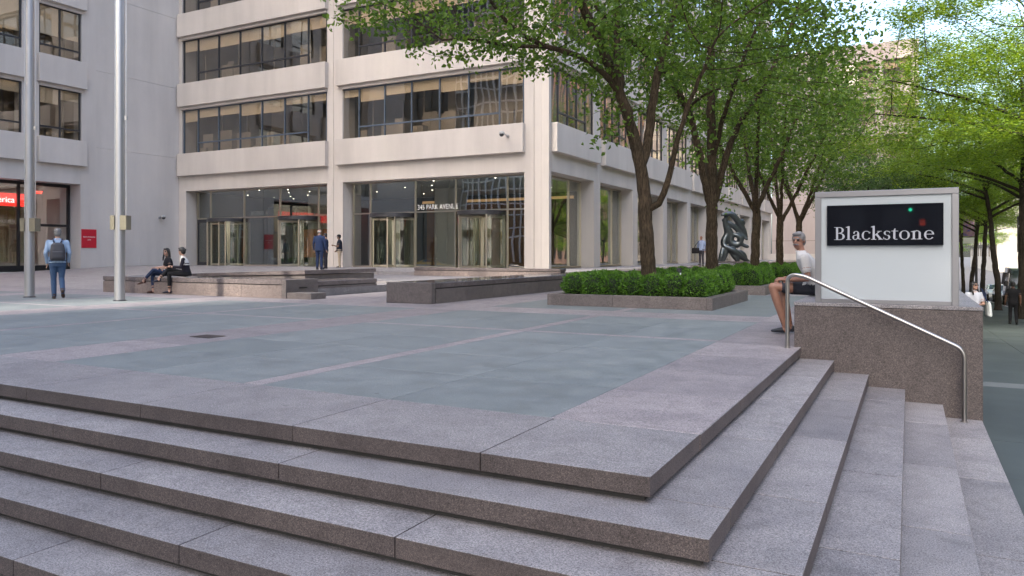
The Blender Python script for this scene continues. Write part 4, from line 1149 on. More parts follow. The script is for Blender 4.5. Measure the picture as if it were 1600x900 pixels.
# --- trees three to five: one vase-shaped tree turned and scaled
rng = random.Random(21)
def vase(seed, fork=2.7, n=4, H=8.5, spread=2.4, r=.175):
    rg = random.Random(seed)
    tr = [(0, 0, 0), (.03, .02, 1.2), (.05, -.02, fork)]
    lm = [(tr, r, r * .85)]
    for i in range(n):
        a = 2 * PI * i / n + rg.uniform(-.3, .3); s = spread * rg.uniform(.75, 1.2)
        u = Vector((math.cos(a), math.sin(a), 0))
        lm.append(([Vector((.05, -.02, fork - .12 * i)), u * s * .3 + Vector((0, 0, fork + 1.4)), u * s * .6 + Vector((0, 0, fork + 3.2)), u * s + Vector((0, 0, H * rg.uniform(.85, 1.05)))], r * .55, r * .2))
    return lm
attr = in_ell(rng, (0, 0, 7.6), (3.9, 3.9, 3.6), 1900, 4.3, .25) + in_ell(rng, (0, 0, 5.4), (3.6, 3.6, 1.6), 500, 3.9, .4)
T = grow(vase(3), attr, rng, dk=.42)
pbm, plm = branch_mesh('trunk', *T, M_BARK, rng), leaf_mesh('crown', T[0], T[2], T[3], rng, M_LEAF, 5, .14, .2, asp=.72, cap=60000)
for i, (rz, sc, lab_) in enumerate(((.4, 1.0, 'pear tree in the third planter, right of the dark sculpture'), (2.1, .97, 'pear tree in the fourth planter from the camera'), (4.0, 1.03, 'pear tree in the farthest planter of the row'))):
    tree_obj('pear_tree', (-5.27, TREES_Y[2 + i], .2), pbm, plm, lab_, TG, rz, sc)
# --- dense dark trees at the end of the plaza
attr = in_ell(rng, (0, 0, 5.3), (3.4, 3.4, 2.1), 900, 3.0, .3)
T = grow(vase(9, 2.2, 5, 5.8, 2.0, .15), attr, rng, dk=.42)
dbm, dlm = branch_mesh('trunk', *T, M_BARKL, rng), leaf_mesh('crown', T[0], T[2], T[3], rng, M_LEAFD, 26, .12, .26, cap=60000, simple=True, asp=.5)
for (x, y, rz, sc, lab_) in ((-2.6, 50, 0, 1.0, 'dense dark green tree just left above the white sign'), (.2, 56, 2, 1.02, 'dense dark green tree just right above the white sign')):
    tree_obj('dense_tree', (x, y, -.2), dbm, dlm, lab_, 'dense small-leaved trees at the end of the plaza', rz, sc)
t_ = tree_obj('pear_tree', (-1.2, 63, -.5), pbm, plm, 'tall loose tree screening the pinkish far building', 'tall trees at the end of the plaza', 1.2, 1.45)
# --- street trees along the avenue
def locust(seed, lean):
    rg = random.Random(seed)
    f = 5.2
    lm = [([(0, 0, 0), (.02, 0, 1.5), (lean[0] * .3, lean[1] * .3, 3.2), (lean[0] * .5, lean[1] * .5, f), (lean[0], lean[1], 7.6), (lean[0] * 1.3, lean[1] * 1.2, 10.3)], .17, .06)]
    for i in range(7):
        a = 2 * PI * i / 7 + rg.uniform(-.3, .3); u = Vector((math.cos(a), math.sin(a), 0)); z0 = f + .55 * i * .6
        c = Vector((lean[0] * .6, lean[1] * .6, z0)); s = rg.uniform(4.0, 5.8)
        lm.append(([c, c + u * s * .35 + Vector((0, 0, .8)), c + u * s * .7 + Vector((0, 0, 1.25)), c + u * s + Vector((0, 0, 1.6))], .075, .02))
    at_ = []
    for i in range(50):
        a = rg.uniform(0, 2 * PI); q = rg.uniform(1.0, 6.0); z = rg.uniform(5.9, 13.0)
        at_ += in_ell(rg, (q * math.cos(a), q * math.sin(a), z), (1.7, 1.7, .34), 70, 5.2, 0)
    T = grow(lm, at_, rg, step=.26, dk=.42, di=2.6, droop=.05)
    return branch_mesh('trunk', *T, M_BARKL, rg), leaf_mesh('crown', T[0], T[2], T[3], rg, M_LEAFL, 40, .125, .20, flat=.7, asp=.45, cap=120000, simple=True)
lo = [locust(31, (-.7, .2)), locust(47, (.3, -.3))]
labs = ['honey locust arching in from the right edge, trunk out of view', 'dark trunked honey locust at the right edge of the sidewalk', 'leaning honey locust on the sunny sidewalk, right of the sign',
        'honey locust behind the leaning one, left of the parked van', 'honey locust in the middle of the far sidewalk row', 'next to last honey locust of the far sidewalk row', 'last honey locust of the far sidewalk row']
for i, y in enumerate((29.5, 39.7, 49.9, 60, 70, 80, 90)):
    bm_, lm_ = lo[i % 2]
    tree_obj('street_tree', (4.4, y, swz(y)), bm_, lm_, labs[i], 'honey locusts along the kerb', (0.3, 2.2, 0.0, 1.3, 3.0, 4.4, 5.3)[i], (1.0, 1.02, 1.0, .97, 1.05, 1.0, 1.0)[i])
for i, (x, y) in enumerate(((26, 95), (26, 120), (26, 150), (26, 185), (4.4, 112), (4.4, 135))):
    bm_, lm_ = lo[(i + 1) % 2]
    tree_obj('street_tree', (x, y, swz(y)), bm_, lm_, ('far honey locust across the avenue, %s of the four there' % ('nearest', 'second', 'third', 'last')[i]) if i < 4 else ('very distant honey locust down the near kerb, %s one' % ('nearer', 'farther')[i - 4]), 'honey locusts along the kerb', i * 1.1)
# =================================================================== HEDGES
def shrub(seed, mat, n=1800, r=.248, h=.275):
    nr = np.random.RandomState(seed)
    v = nr.normal(0, 1, (n, 3)); v /= np.linalg.norm(v, axis=1)[:, None]; v = v[v[:, 2] > -.75]
    ph = nr.uniform(0, 6, 6)
    bump = 1 + .07 * np.sin(v[:, 0] * 5 + ph[0]) * np.sin(v[:, 1] * 6 + ph[1]) + .06 * np.sin(v[:, 2] * 7 + ph[2]) + nr.normal(0, .05, len(v))
    base = v * bump[:, None] * np.array([r, r, h]); n = len(base)
    d = v + nr.normal(0, .55, (n, 3)) + np.array([0, 0, .4]); d /= np.linalg.norm(d, axis=1)[:, None]
    sd = np.cross(d, nr.normal(0, 1, (n, 3))); sd /= np.linalg.norm(sd, axis=1)[:, None]
    L = nr.uniform(.026, .046, n)[:, None]; Wd = L * .32
    V = np.stack([base - d * L * .4, base + d * L * .2 + sd * Wd, base + d * L, base + d * L * .2 - sd * Wd], 1).reshape(-1, 3)
    F = (np.arange(n)[:, None] * 4 + np.array([0, 1, 2, 3])).tolist()
    me = bpy.data.meshes.new('foliage'); me.from_pydata(V.tolist(), [], F); me.materials.append(mat); me.update()
    return me
M_BOX = leafmat('boxwood leaves', [(.045, .12, .016), (.08, .19, .022), (.14, .29, .034)], .3)
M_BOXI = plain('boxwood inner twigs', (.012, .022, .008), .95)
sh = [shrub(i, M_BOX) for i in range(5)]
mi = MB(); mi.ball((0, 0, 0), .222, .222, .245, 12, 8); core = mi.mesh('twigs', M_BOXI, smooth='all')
rng = random.Random(77)
names = ['nearest', 'second', 'third', 'fourth', 'farthest']
for pi, (x0, x1, y0, y1) in enumerate(PLANT[:4]):
    spots = []
    nfx = 7; step = (x1 - x0 - .95) / (nfx - 1)
    for i in range(nfx): spots.append((x0 + .47 + i * step, y0 + .48, 'front row', i))
    for i in range(1, 6): spots.append((x1 - .48, y0 + .48 + i * (y1 - y0 - .96) / 6, 'right row', i))
    for i in range(nfx): spots.append((x0 + .47 + i * step, y1 - .48, 'back row', i))
    if pi < 1:
        for i in range(1, 6): spots.append((x0 + .47, y0 + .48 + i * (y1 - y0 - .96) / 6, 'left row', i))
    for (x, y, row, i) in spots:
        s = rng.uniform(.92, 1.10)
        ordn = ('first', 'second', 'third', 'fourth', 'fifth', 'sixth', 'seventh', 'eighth')[i if 'row' in row and row in ('front row', 'back row') else i - 1]
        lb = 'rounded boxwood shrub, %s from the %s in the %s of the %s planter' % (ordn, 'left' if row in ('front row', 'back row') else 'front', row, names[pi])
        t = empty('boxwood_shrub', (x + rng.uniform(-.03, .03), y + rng.uniform(-.03, .03), .43), lb, 'shrub', 'boxwood shrubs in the planters', rng.uniform(0, 6.28))
        t.scale = (s, s, rng.uniform(.92, 1.12))
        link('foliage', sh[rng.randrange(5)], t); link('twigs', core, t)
    # ground cover between the shrubs
    nr = np.random.RandomState(pi); n = 2600
    bx_ = np.stack([nr.uniform(x0 + .6, x1 - .6, n), nr.uniform(y0 + .6, y1 - .6, n), nr.uniform(.24, .50, n)], 1)
    d = nr.normal(0, 1, (n, 3)); d[:, 2] = abs(d[:, 2]) + .2; d /= np.linalg.norm(d, axis=1)[:, None]
    sd = np.cross(d, nr.normal(0, 1, (n, 3))); sd /= np.linalg.norm(sd, axis=1)[:, None]
    L = nr.uniform(.06, .12, n)[:, None]
    V = np.stack([bx_, bx_ + d * L * .5 + sd * L * .3, bx_ + d * L, bx_ + d * L * .5 - sd * L * .3], 1).reshape(-1, 3)
    me = bpy.data.meshes.new('ground_cover'); me.from_pydata(V.tolist(), [], (np.arange(n)[:, None] * 4 + np.array([0, 1, 2, 3])).tolist()); me.materials.append(M_LEAFD); me.update()
    o = link('ground_cover', me); tag(o, 'loose grey green ground cover round the tree in the %s planter' % names[pi], 'ground cover', kind='stuff')
# =================================================================== PEOPLE
class Body:
    """closed shapes with a material label each; fused by a voxel remesh into one continuous surface"""
    def __init__(self): self.mb = MB(); self.lab = []
    def _mark(self, l): self.lab += [l] * (len(self.mb.v) - len(self.lab))
    def limb(self, pts, rad, l, n=12):
        pts = [Vector(p) for p in pts]; a = (pts[0] - pts[1]).normalized(); b = (pts[-1] - pts[-2]).normalized()
        P, Rr = [pts[0] + a * rad[0] * .95, pts[0] + a * rad[0] * .6], [rad[0] * .3, rad[0] * .8]
        for i in range(len(pts)):
            P.append(pts[i]); Rr.append(rad[i])
            if i < len(pts) - 1:
                for t in (.33, .67): P.append(pts[i].lerp(pts[i + 1], t)); Rr.append(rad[i] + (rad[i + 1] - rad[i]) * t)
        P += [pts[-1] + b * rad[-1] * .6, pts[-1] + b * rad[-1] * .95]; Rr += [rad[-1] * .8, rad[-1] * .3]
        self.mb.tube(P, Rr, n); self._mark(l); return self
    def ell(self, c, rx, ry, rz, l, rot=None):
        b0 = len(self.mb.v); self.mb.ball((0, 0, 0), rx, ry, rz, 16, 12)
        M = rot or Matrix.Identity(3)
        for i in range(b0, len(self.mb.v)): self.mb.v[i] = tuple(Vector(c) + M @ Vector(self.mb.v[i]))
        self._mark(l); return self
    def loft(self, rings, l, n=20):
        """rings: (centre, right half-axis, front half-axis)"""
        vs, fs = [], []
        for c, a, b in rings:
            for k in range(n):
                t = 2 * PI * k / n; ct, st = math.cos(t), math.sin(t)
                ct = math.copysign(abs(ct) ** .85, ct); st = math.copysign(abs(st) ** .85, st)
                vs.append(Vector(c) + Vector(a) * ct + Vector(b) * st)
        for i in range(len(rings) - 1):
            for k in range(n): fs.append((i * n + k, i * n + (k + 1) % n, (i + 1) * n + (k + 1) % n, (i + 1) * n + k))
        fs.append(tuple(reversed(range(n)))); fs.append(tuple((len(rings) - 1) * n + k for k in range(n)))
        self.mb.add(vs, fs); self._mark(l); return self
    def build(self, name, mats, parent, vox=.012, smooth=3):
        me0 = self.mb.mesh('tmp', [])
        ob_ = bpy.data.objects.new('tmp', me0); COL.objects.link(ob_)
        md = ob_.modifiers.new('r', 'REMESH'); md.mode = 'VOXEL'; md.voxel_size = vox
        if smooth: sm = ob_.modifiers.new('s', 'SMOOTH'); sm.factor = .5; sm.iterations = smooth
        me = bpy.data.meshes.new_from_object(ob_.evaluated_get(bpy.context.evaluated_depsgraph_get()))
        bpy.data.objects.remove(ob_)
        kd = kdtree.KDTree(len(self.mb.v))
        # densify label lookup with face centres
        labs = list(mats.keys())
        for i, v in enumerate(self.mb.v): kd.insert(v, i)
        kd.balance()
        me.materials.clear()
        for k in labs: me.materials.append(mats[k])
        idx = {k: i for i, k in enumerate(labs)}
        mi_ = [idx[self.lab[kd.find(p.center)[1]]] for p in me.polygons]
        me.polygons.foreach_set('material_index', mi_); me.polygons.foreach_set('use_smooth', [True] * len(mi_))
        me.name = name; me.update()
        return link(name, me, parent)

CM = {}
def cloth(col, rough=.85):
    k = tuple(round(c, 3) for c in col)
    if k not in CM: CM[k] = plain('cloth %d' % len(CM), col, rough, var=.18, vscale=14, bump=.35, bscale=30, spec=.2)
    return CM[k]
SKIN = {'light': plain('light skin', (.36, .215, .155), .5, var=.08, vscale=12), 'tan': plain('tanned skin', (.27, .135, .09), .5, var=.12, vscale=12),
        'brown': plain('brown skin', (.13, .065, .04), .5, var=.1, vscale=12)}
M_HB = plain('black hair', (.010, .009, .009), .45, bump=.6, bscale=60); M_HG = plain('grey hair', (.16, .155, .15), .6, var=.3, vscale=30, bump=.8, bscale=60); M_HW = plain('white hair', (.45, .42, .38), .6)
M_EYE = plain('dark eye', (.02, .015, .012), .3); M_LIP = plain('lips', (.33, .12, .10), .5)
def V3(*a): return Vector(a)
def hand(b, wrist, dirv, nrm, l='skin', s=1.0, curl=.5, side=1):
    """palm, four unequal bent fingers and a thumb leaving the side of the palm"""
    d = Vector(dirv).normalized(); nz = Vector(nrm); nz = (nz - d * nz.dot(d)).normalized(); sd = d.cross(nz) * side
    w_ = Vector(wrist)
    b.loft([(w_ - d * .01 * s, sd * .024 * s, nz * .017 * s), (w_ + d * .03 * s, sd * .036 * s, nz * .016 * s), (w_ + d * .085 * s, sd * .041 * s, nz * .014 * s), (w_ + d * .095 * s, sd * .036 * s, nz * .009 * s)], l, 12)
    for i, (o_, ln) in enumerate(((-.031, .060), (-.0105, .074), (.0105, .078), (.031, .066))):
        p0 = w_ + d * .085 * s + sd * o_ * s
        d1 = (d - nz * curl * .6).normalized(); d2 = (d - nz * curl * 1.9).normalized()
        p1 = p0 + d1 * ln * .5 * s; p2 = p1 + d2 * ln * .5 * s
        b.limb([p0, p1, p2], [.0095 * s, .0088 * s, .0075 * s], l, 8)
    p0 = w_ + d * .025 * s + sd * .030 * s; p1 = p0 + (d * .7 + sd * .6 - nz * .2).normalized() * .042 * s; p2 = p1 + (d * .95 + sd * .1 - nz * .4 * curl).normalized() * .034 * s
    b.limb([p0, p1, p2], [.0125 * s, .0105 * s, .0085 * s], l, 8)
def head(b, c, face, up, s=1.0, detail=True):
    """c: middle of the skull; face: where it looks"""
    f = Vector(face).normalized(); u = Vector(up); u = (u - f * u.dot(f)).normalized(); r_ = f.cross(u)
    M = Matrix((r_, f, u)).transposed()
    g = lambda x, y, z: Vector(c) + (r_ * x + f * y + u * z) * s
    b.ell(g(0, -.008, .025), .076 * s, .094 * s, .092 * s, 'skin', M)
    b.ell(g(0, .022, -.045), .058 * s, .064 * s, .074 * s, 'skin', M)
    b.ell(g(0, .052, -.088), .026 * s, .028 * s, .022 * s, 'skin', M)
    b.limb([g(0, .078, .015), g(0, .096, -.018), g(0, .092, -.030)], [.010 * s, .014 * s, .016 * s], 'skin', 8)
    for sx in (-1, 1):
        b.ell(g(sx * .076, -.008, -.005), .010 * s, .020 * s, .030 * s, 'skin', M)
        b.ell(g(sx * .030, .080, .012), .009 * s, .006 * s, .005 * s, 'eye', M)
        b.ell(g(sx * .031, .083, .032), .018 * s, .006 * s, .0035 * s, 'brow', M)
    b.ell(g(0, .086, -.055), .022 * s, .007 * s, .006 * s, 'lip', M)
    return g, M
def hairpiece(parent, g, M, s, mat, style='short', vox=.011):
    b = Body()
    if style in ('short', 'long', 'bun'):
        b.ell(g(0, -.018, .040), .084 * s, .098 * s, .090 * s, 'h', M); b.ell(g(0, -.05, -.015), .078 * s, .062 * s, .075 * s, 'h', M)
        b.ell(g(0, .048, .092), .062 * s, .042 * s, .026 * s, 'h', M)
        for sx in (-1, 1): b.ell(g(sx * .072, -.01, .035), .014 * s, .045 * s, .045 * s, 'h', M)
    if style == 'long':
        b.loft([(g(0, -.04, .03), M.col[0] * .09 * s, M.col[1] * .06 * s), (g(0, -.065, -.10), M.col[0] * .095 * s, M.col[1] * .045 * s), (g(0, -.085, -.24), M.col[0] * .085 * s, M.col[1] * .035 * s), (g(0, -.085, -.32), M.col[0] * .05 * s, M.col[1] * .02 * s)], 'h')
        for sx in (-1, 1): b.limb([g(sx * .078, .01, .05), g(sx * .088, .0, -.06), g(sx * .095, .015, -.17), g(sx * .09, .03, -.25)], [.024 * s, .026 * s, .028 * s, .018 * s], 'h')
    if style == 'bun': b.ell(g(0, -.11, .035), .04 * s, .035 * s, .04 * s, 'h', M)
    if style == 'fringe':
        b.ell(g(0, -.05, .01), .084 * s, .066 * s, .055 * s, 'h', M)
    o = b.build('hair', {'h': mat}, parent, vox, 2); return o
def shoe(b, ankle, fwd, l='shoe', s=1.0, sole=0.0, pitch=0.0):
    a = Vector(ankle); f = Vector(fwd).normalized(); u = Vector((0, 0, 1))
    if pitch: ax = f.cross(u).normalized(); Rm = Matrix.Rotation(pitch, 3, ax); f = Rm @ f; u = Rm @ u
    sd = f.cross(u)
    h = .075 * s
    b.loft([(a - f * .065 * s - u * h * .55, sd * .028 * s, u * .035 * s), (a - f * .04 * s - u * h * .5, sd * .036 * s, u * .048 * s), (a + f * .05 * s - u * h * .62, sd * .040 * s, u * .038 * s), (a + f * .12 * s - u * h * .72, sd * .046 * s, u * .028 * s), (a + f * .175 * s - u * h * .80, sd * .036 * s, u * .020 * s), (a + f * .195 * s - u * h * .82, sd * .018 * s, u * .012 * s)], l, 14)

def standing(name, loc, rz, label, H=1.75, top=(.3, .3, .3), bottom=(.05, .06, .1), shoec=(.02, .02, .02), skin='light', hair=M_HB, style='short', sleeve='long',
             wide=1.0, legs=None, arms=None, look=(0, 1, 0), lean=0.0, vox=.013, jacket=False, belly=0.0, hat=None, group='people on the plaza and the sidewalk', collar=None):
    t = empty(name, loc, label, 'person', group, rz); b = Body(); k = H / 1.75
    Z = lambda z: z * k
    pel = V3(0, 0, Z(.94)); ch = V3(0, lean * .6, Z(1.30)); sh = V3(0, lean, Z(1.43)); nk = V3(0, lean + .01, Z(1.50)); hd = V3(0, lean + .035, Z(1.635))
    X, Y = V3(1, 0, 0), V3(0, 1, 0); w_ = wide * k
    tb = 'top'
    b.loft([(V3(0, 0, Z(.83 if jacket else .90)), X * .178 * w_, Y * (.128 + belly * .4) * w_), (V3(0, .005, Z(1.0)), X * .168 * w_, Y * (.118 + belly) * w_), (V3(0, lean * .3 + .005, Z(1.12)), X * .160 * w_, Y * (.114 + belly) * w_), (ch, X * .185 * w_, Y * .125 * w_), (V3(0, lean * .9, Z(1.40)), X * .190 * w_, Y * .105 * w_), (sh + V3(0, 0, Z(.02)), X * .13 * w_, Y * .078 * w_), (nk, X * .062 * w_, Y * .06 * w_)], tb)
    b.loft([(V3(0, 0, Z(.80)), X * .165 * w_, Y * .112 * w_), (V3(0, 0, Z(.86)), X * .166 * w_, Y * .116 * w_), (V3(0, 0, Z(.895)), X * .160 * w_, Y * .110 * w_), (V3(0, 0, Z(.93)), X * .12 * w_, Y * .08 * w_)], 'bottom')
    b.limb([nk - V3(0, 0, .03), hd - V3(0, .02, Z(.05))], [.058 * k, .052 * k], 'skin')
    g, M = head(b, hd, look, (0, 0, 1), k)
    legs = legs or [((-.09, 0, .50), (-.10, -.01, .09), (-.15, 1, 0)), ((.09, .01, .50), (.10, .0, .09), (.15, 1, 0))]
    for sx, L in zip((-1, 1), legs):
        hip = V3(sx * .085 * w_, 0, Z(.88)); kn = Vector(L[0]) * k; an = Vector(L[1]) * k
        b.limb([hip, kn], [.092 * w_, .066 * k], 'bottom'); b.limb([kn, kn.lerp(an, .35), an + V3(0, 0, .0)], [.066 * k, .066 * k, .055 * k], 'bottom')
        shoe(b, an, L[2], 'shoe', k, pitch=(L[3] if len(L) > 3 else 0))
    arms = arms or [((-.245, -.02, 1.13), (-.26, .06, .88)), ((.245, -.02, 1.13), (.26, .06, .88))]
    for sx, A in zip((-1, 1), arms):
        so_ = V3(sx * .178 * w_, lean, Z(1.405)); el = Vector(A[0]) * k; el.x *= wide; wr = Vector(A[1]) * k; wr.x *= wide
        if sleeve == 'long': b.limb([so_, el], [.062 * w_, .048 * k], 'top'); b.limb([el, wr], [.047 * k, .036 * k], 'top')
        else:
            md_ = so_.lerp(el, .62); b.limb([so_, md_], [.064 * w_, .060 * k], 'top'); b.limb([md_, el], [.046 * k, .040 * k], 'skin'); b.limb([el, wr], [.042 * k, .028 * k], 'skin')
        dv = (wr - el).normalized(); hand(b, wr + dv * .01, dv + V3(0, .15, 0), V3(-sx, 0, 0), 'skin', k, .5, -sx)
    sk = SKIN[skin]
    b.build('body', {'skin': sk, 'top': cloth(top), 'bottom': cloth(bottom), 'shoe': cloth(shoec, .5), 'eye': M_EYE, 'brow': hair if hair else sk, 'lip': M_LIP}, t, vox)
    if hair is not None and style: hairpiece(t, g, M, k, hair, style)
    return t, g, M, k

def face_rz(dx, dy): return math.atan2(-dx, dy)
# --- man with backpack, walking away
g0 = ground(90, 466.5)
rz = face_rz(g0.x, g0.y)
pm, g, M, k = standing('person', g0, rz, 'man walking away in light blue shirt and jeans wearing a dark backpack', 1.77, (.27, .36, .49), (.045, .08, .15), (.05, .03, .02), 'light', M_HG, 'short', 'long', 1.08,
    legs=[((-.085, .05, .49), (-.075, .02, .075), (-.1, 1, 0)), ((.085, .02, .50), (.11, -.22, .20), (.15, .9, 0), -.75)], arms=[((-.235, -.06, 1.13), (-.21, .06, .90)), ((.235, -.04, 1.13), (.22, .10, .92))], lean=.03)
bp = empty('backpack', g0, 'dark grey backpack on the back of the man walking away', 'backpack', rz=rz)
M_PACK = plain('backpack nylon', (.035, .036, .045), .7, bump=.3, bscale=40)
b = Body(); b.loft([(V3(0, -.20, .96), V3(.15, 0, 0), V3(0, .05, 0)), (V3(0, -.22, 1.0), V3(.17, 0, 0), V3(0, .085, 0)), (V3(0, -.22, 1.22), V3(.165, 0, 0), V3(0, .085, 0)), (V3(0, -.20, 1.36), V3(.14, 0, 0), V3(0, .07, 0)), (V3(0, -.18, 1.41), V3(.09, 0, 0), V3(0, .04, 0))], 'a')
b.build('bag', {'a': M_PACK}, bp)
b = Body(); b.loft([(V3(0, -.30, 1.0), V3(.13, 0, 0), V3(0, .03, 0)), (V3(0, -.31, 1.05), V3(.135, 0, 0), V3(0, .035, 0)), (V3(0, -.305, 1.18), V3(.13, 0, 0), V3(0, .03, 0)), (V3(0, -.29, 1.21), V3(.10, 0, 0), V3(0, .015, 0))], 'a'); b.build('pocket', {'a': M_PACK}, bp)
for sx in (-1, 1):
    m = MB(); m.tube([(sx * .05, -.13, 1.36), (sx * .085, -.13, 1.445), (sx * .10, -.03, 1.50), (sx * .11, .09, 1.45)], .02, 8); me = m.mesh('strap', plain('navy strap', (.02, .03, .06), .7)); link('strap', me, bp)
# --- seated figures
def seated(name, loc, rz, label, seat, H, top, bottom, shoec, skin, hair, style, sleeve, legs, arms, look, lean=.05, vox=.012, top2=None, barefoot=False, shorts=False, wide=1.0, mats=None, grp='people on the plaza and the sidewalk'):
    """legs: (knee, ankle, toe direction, toe pitch) and arms: (elbow, wrist, hand direction, palm normal) in local metres, seat at z = 0"""
    t = empty(name, Vector(loc), label, 'person', grp, rz); b = Body(); k = H / 1.70
    X, Y = V3(1, 0, 0), V3(0, 1, 0); w_ = wide * k
    s0 = .10 * k
    tz = lambda z: (lean * z / .55, z * k + s0)
    R_ = lambda z, a, d, dy=0: (V3(0, tz(z)[0] + dy, tz(z)[1]), X * a * w_, Y * d * w_)
    b.loft([R_(-.05, .165, .13), R_(.04, .168, .128), R_(.12, .15, .115)], 'bottom')
    b.loft([R_(.075, .156, .120), R_(.10, .150, .117), R_(.16, .145, .112), R_(.23, .155, .115), R_(.30, .165, .118)] + ([R_(.34, .168, .114), R_(.40, .178, .100), R_(.46, .125, .075), R_(.51, .055, .055, .01)] if not top2 else []), 'top')
    if top2: b.loft([R_(.28, .168, .121), R_(.33, .174, .118), R_(.37, .178, .112), R_(.40, .180, .102), R_(.43, .155, .09), R_(.46, .127, .077), R_(.51, .055, .055, .01)], 'top2')
    ny, nz_ = tz(.50); hd = V3(0, ny + .04, nz_ + .145 * k)
    b.limb([V3(0, ny, nz_ - .02), hd - V3(0, .015, .06 * k)], [.054 * k, .048 * k], 'skin')
    g, M = head(b, hd, look, (0, 0, 1), k)
    for sx, L in zip((-1, 1), legs):
        hip = V3(sx * .085 * w_, .02, s0); kn = Vector(L[0]); an = Vector(L[1])
        if shorts:
            md_ = hip.lerp(kn, .72); b.limb([hip, md_], [.092 * k, .088 * k], 'bottom'); b.limb([md_, kn], [.064 * k, .056 * k], 'skin')
            b.limb([kn, kn.lerp(an, .3), an], [.056 * k, .058 * k, .038 * k], 'skin')
        else:
            b.limb([hip, kn], [.088 * k, .060 * k], 'bottom'); cut = kn.lerp(an, .82); b.limb([kn, kn.lerp(an, .35), cut], [.060 * k, .058 * k, .046 * k], 'bottom'); b.limb([cut, an], [.034 * k, .032 * k], 'skin')
        shoe(b, an, L[2], 'shoe', k * .95, pitch=L[3])
        if barefoot: shoe(b, an + V3(0, 0, .012), L[2], 'skin', k * .9, pitch=L[3])
    for sx, A in zip((-1, 1), arms):
        y0, z0 = tz(.415); so_ = V3(sx * .168 * w_, y0, z0); el, wr = Vector(A[0]), Vector(A[1])
        if sleeve == 'long': b.limb([so_, el], [.056 * w_, .044 * k], 'top'); b.limb([el, wr], [.044 * k, .034 * k], 'top')
        else: md_ = so_.lerp(el, .6); b.limb([so_, md_], [.060 * w_, .058 * k], 'top'); b.limb([md_, el], [.042 * k, .038 * k], 'skin'); b.limb([el, wr], [.040 * k, .027 * k], 'skin')
        hand(b, wr, A[2], A[3], 'skin', k * .97, A[4] if len(A) > 4 else .5, -sx)
    sk = SKIN[skin]
    mt = {'skin': sk, 'top': cloth(top), 'bottom': cloth(bottom), 'shoe': cloth(shoec, .5), 'eye': M_EYE, 'brow': hair, 'lip': M_LIP}
    if top2: mt['top2'] = cloth(top2)
    b.build('body', mt, t, vox); 
    if style: hairpiece(t, g, M, k, hair, style, vox * .9)
    return t, g, M, k
SEAT = .47
w1 = V3(-18.72, 14.42, SEAT); rz1 = face_rz(-.38, -.92)
seated('person', w1, rz1, 'smiling seated woman in black top and jeans with long dark hair', SEAT, 1.62, (.012, .012, .016), (.022, .035, .075), (.05, .022, .015), 'light', M_HB, 'long', 'short',
       legs=[((-.06, .44, .20), (.14, .66, -.10), (.25, .95, 0), -.25), ((.10, .42, .10), (.07, .42, -.37), (.2, 1, 0), 0)],
       arms=[((-.25, .06, .26), (-.07, .33, .27), (.3, 1, -.25), (.1, .3, 1), .7), ((.26, .08, .27), (.26, .32, .26), (-.2, 1, -.1), (0, .2, 1), .6)], look=(-.55, .84, .02))
w2 = V3(-17.92, 14.36, SEAT); rz2 = face_rz(-.72, -.69)
seated('person', w2, rz2, 'seated woman in black with white shoulders, hair tied up, turned to her companion', SEAT, 1.66, (.014, .013, .020), (.012, .012, .014), (.02, .02, .03), 'light', M_HB, 'bun', 'long',
       legs=[((-.10, .44, .11), (-.06, .44, -.36), (-.1, 1, 0), 0), ((.06, .47, .22), (-.16, .70, -.03), (-.2, .95, 0), -.2)],
       arms=[((-.25, .12, .28), (-.14, .38, .30), (.4, .9, .1), (0, .3, 1), .7), ((.25, .12, .27), (.06, .40, .29), (-.4, .9, .1), (0, .3, 1), .7)], look=(.45, .89, -.1), lean=.10, top2=(.62, .61, .58))
# --- man seated against the plinth
ps = .546
om, g, M, k = seated('person', V3(-1.09, 11.24, ps), face_rz(-1, -.12), 'older man in white tee, dark shorts and moustache sitting at the end of the plinth', ps, 1.76, (.50, .49, .47), (.035, .037, .046), (.03, .035, .045), 'tan', M_HG, 'short', 'short',
       legs=[((.16, .50, .10), (.13, .40, -.44), (.15, 1, 0), 0), ((-.02, .63, .12), (-.03, .46, -.44), (-.05, 1, 0), 0)],
       arms=[((-.27, .16, .25), (-.02, .44, .22), (.35, .95, .02), (0, .1, 1), .9), ((.25, .18, .26), (.06, .47, .24), (-.3, .95, .02), (0, .1, 1), .9)], look=(-.93, .42, -.08), lean=.27, vox=.0075, shorts=True, barefoot=False, wide=1.2)
b = Body(); b.limb([g(-.035, .088, -.048), g(0, .101, -.040), g(.035, .088, -.048)], [.009, .012, .009], 'h'); b.build('moustache', {'h': M_HG}, om, .006, 1)
# --- group by the lobby doors
pz = .42
p = at_depth(499, 396, 33.0); p.z = pz
standing('person', p, face_rz(-.25, 1), 'white haired man in navy suit standing with his back to us by the doors', 1.78, (.028, .045, .10), (.03, .045, .095), (.02, .015, .012), 'light', M_HW, 'fringe', 'long', 1.12, jacket=True, belly=.02)
p = at_depth(509, 396, 35.2); p.z = pz
standing('person', p, face_rz(-.9, -.4), 'dark haired person in navy half hidden behind the suited man', 1.66, (.02, .03, .06), (.02, .02, .03), (.02, .02, .02), 'light', M_HB, 'short', 'long', 1.0)
p = at_depth(530.5, 396, 38.2); p.z = pz
gd, g, M, k = standing('person', p, face_rz(-.8, -.6), 'guard in black cap, navy polo and khaki trousers beside the concrete pier', 1.66, (.018, .022, .035), (.36, .29, .21), (.02, .02, .02), 'brown', M_HB, 'short', 'short', 1.18,
    arms=[((-.26, .06, 1.12), (-.12, .28, 1.18)), ((.26, -.02, 1.12), (.24, .16, .93))], belly=.02)
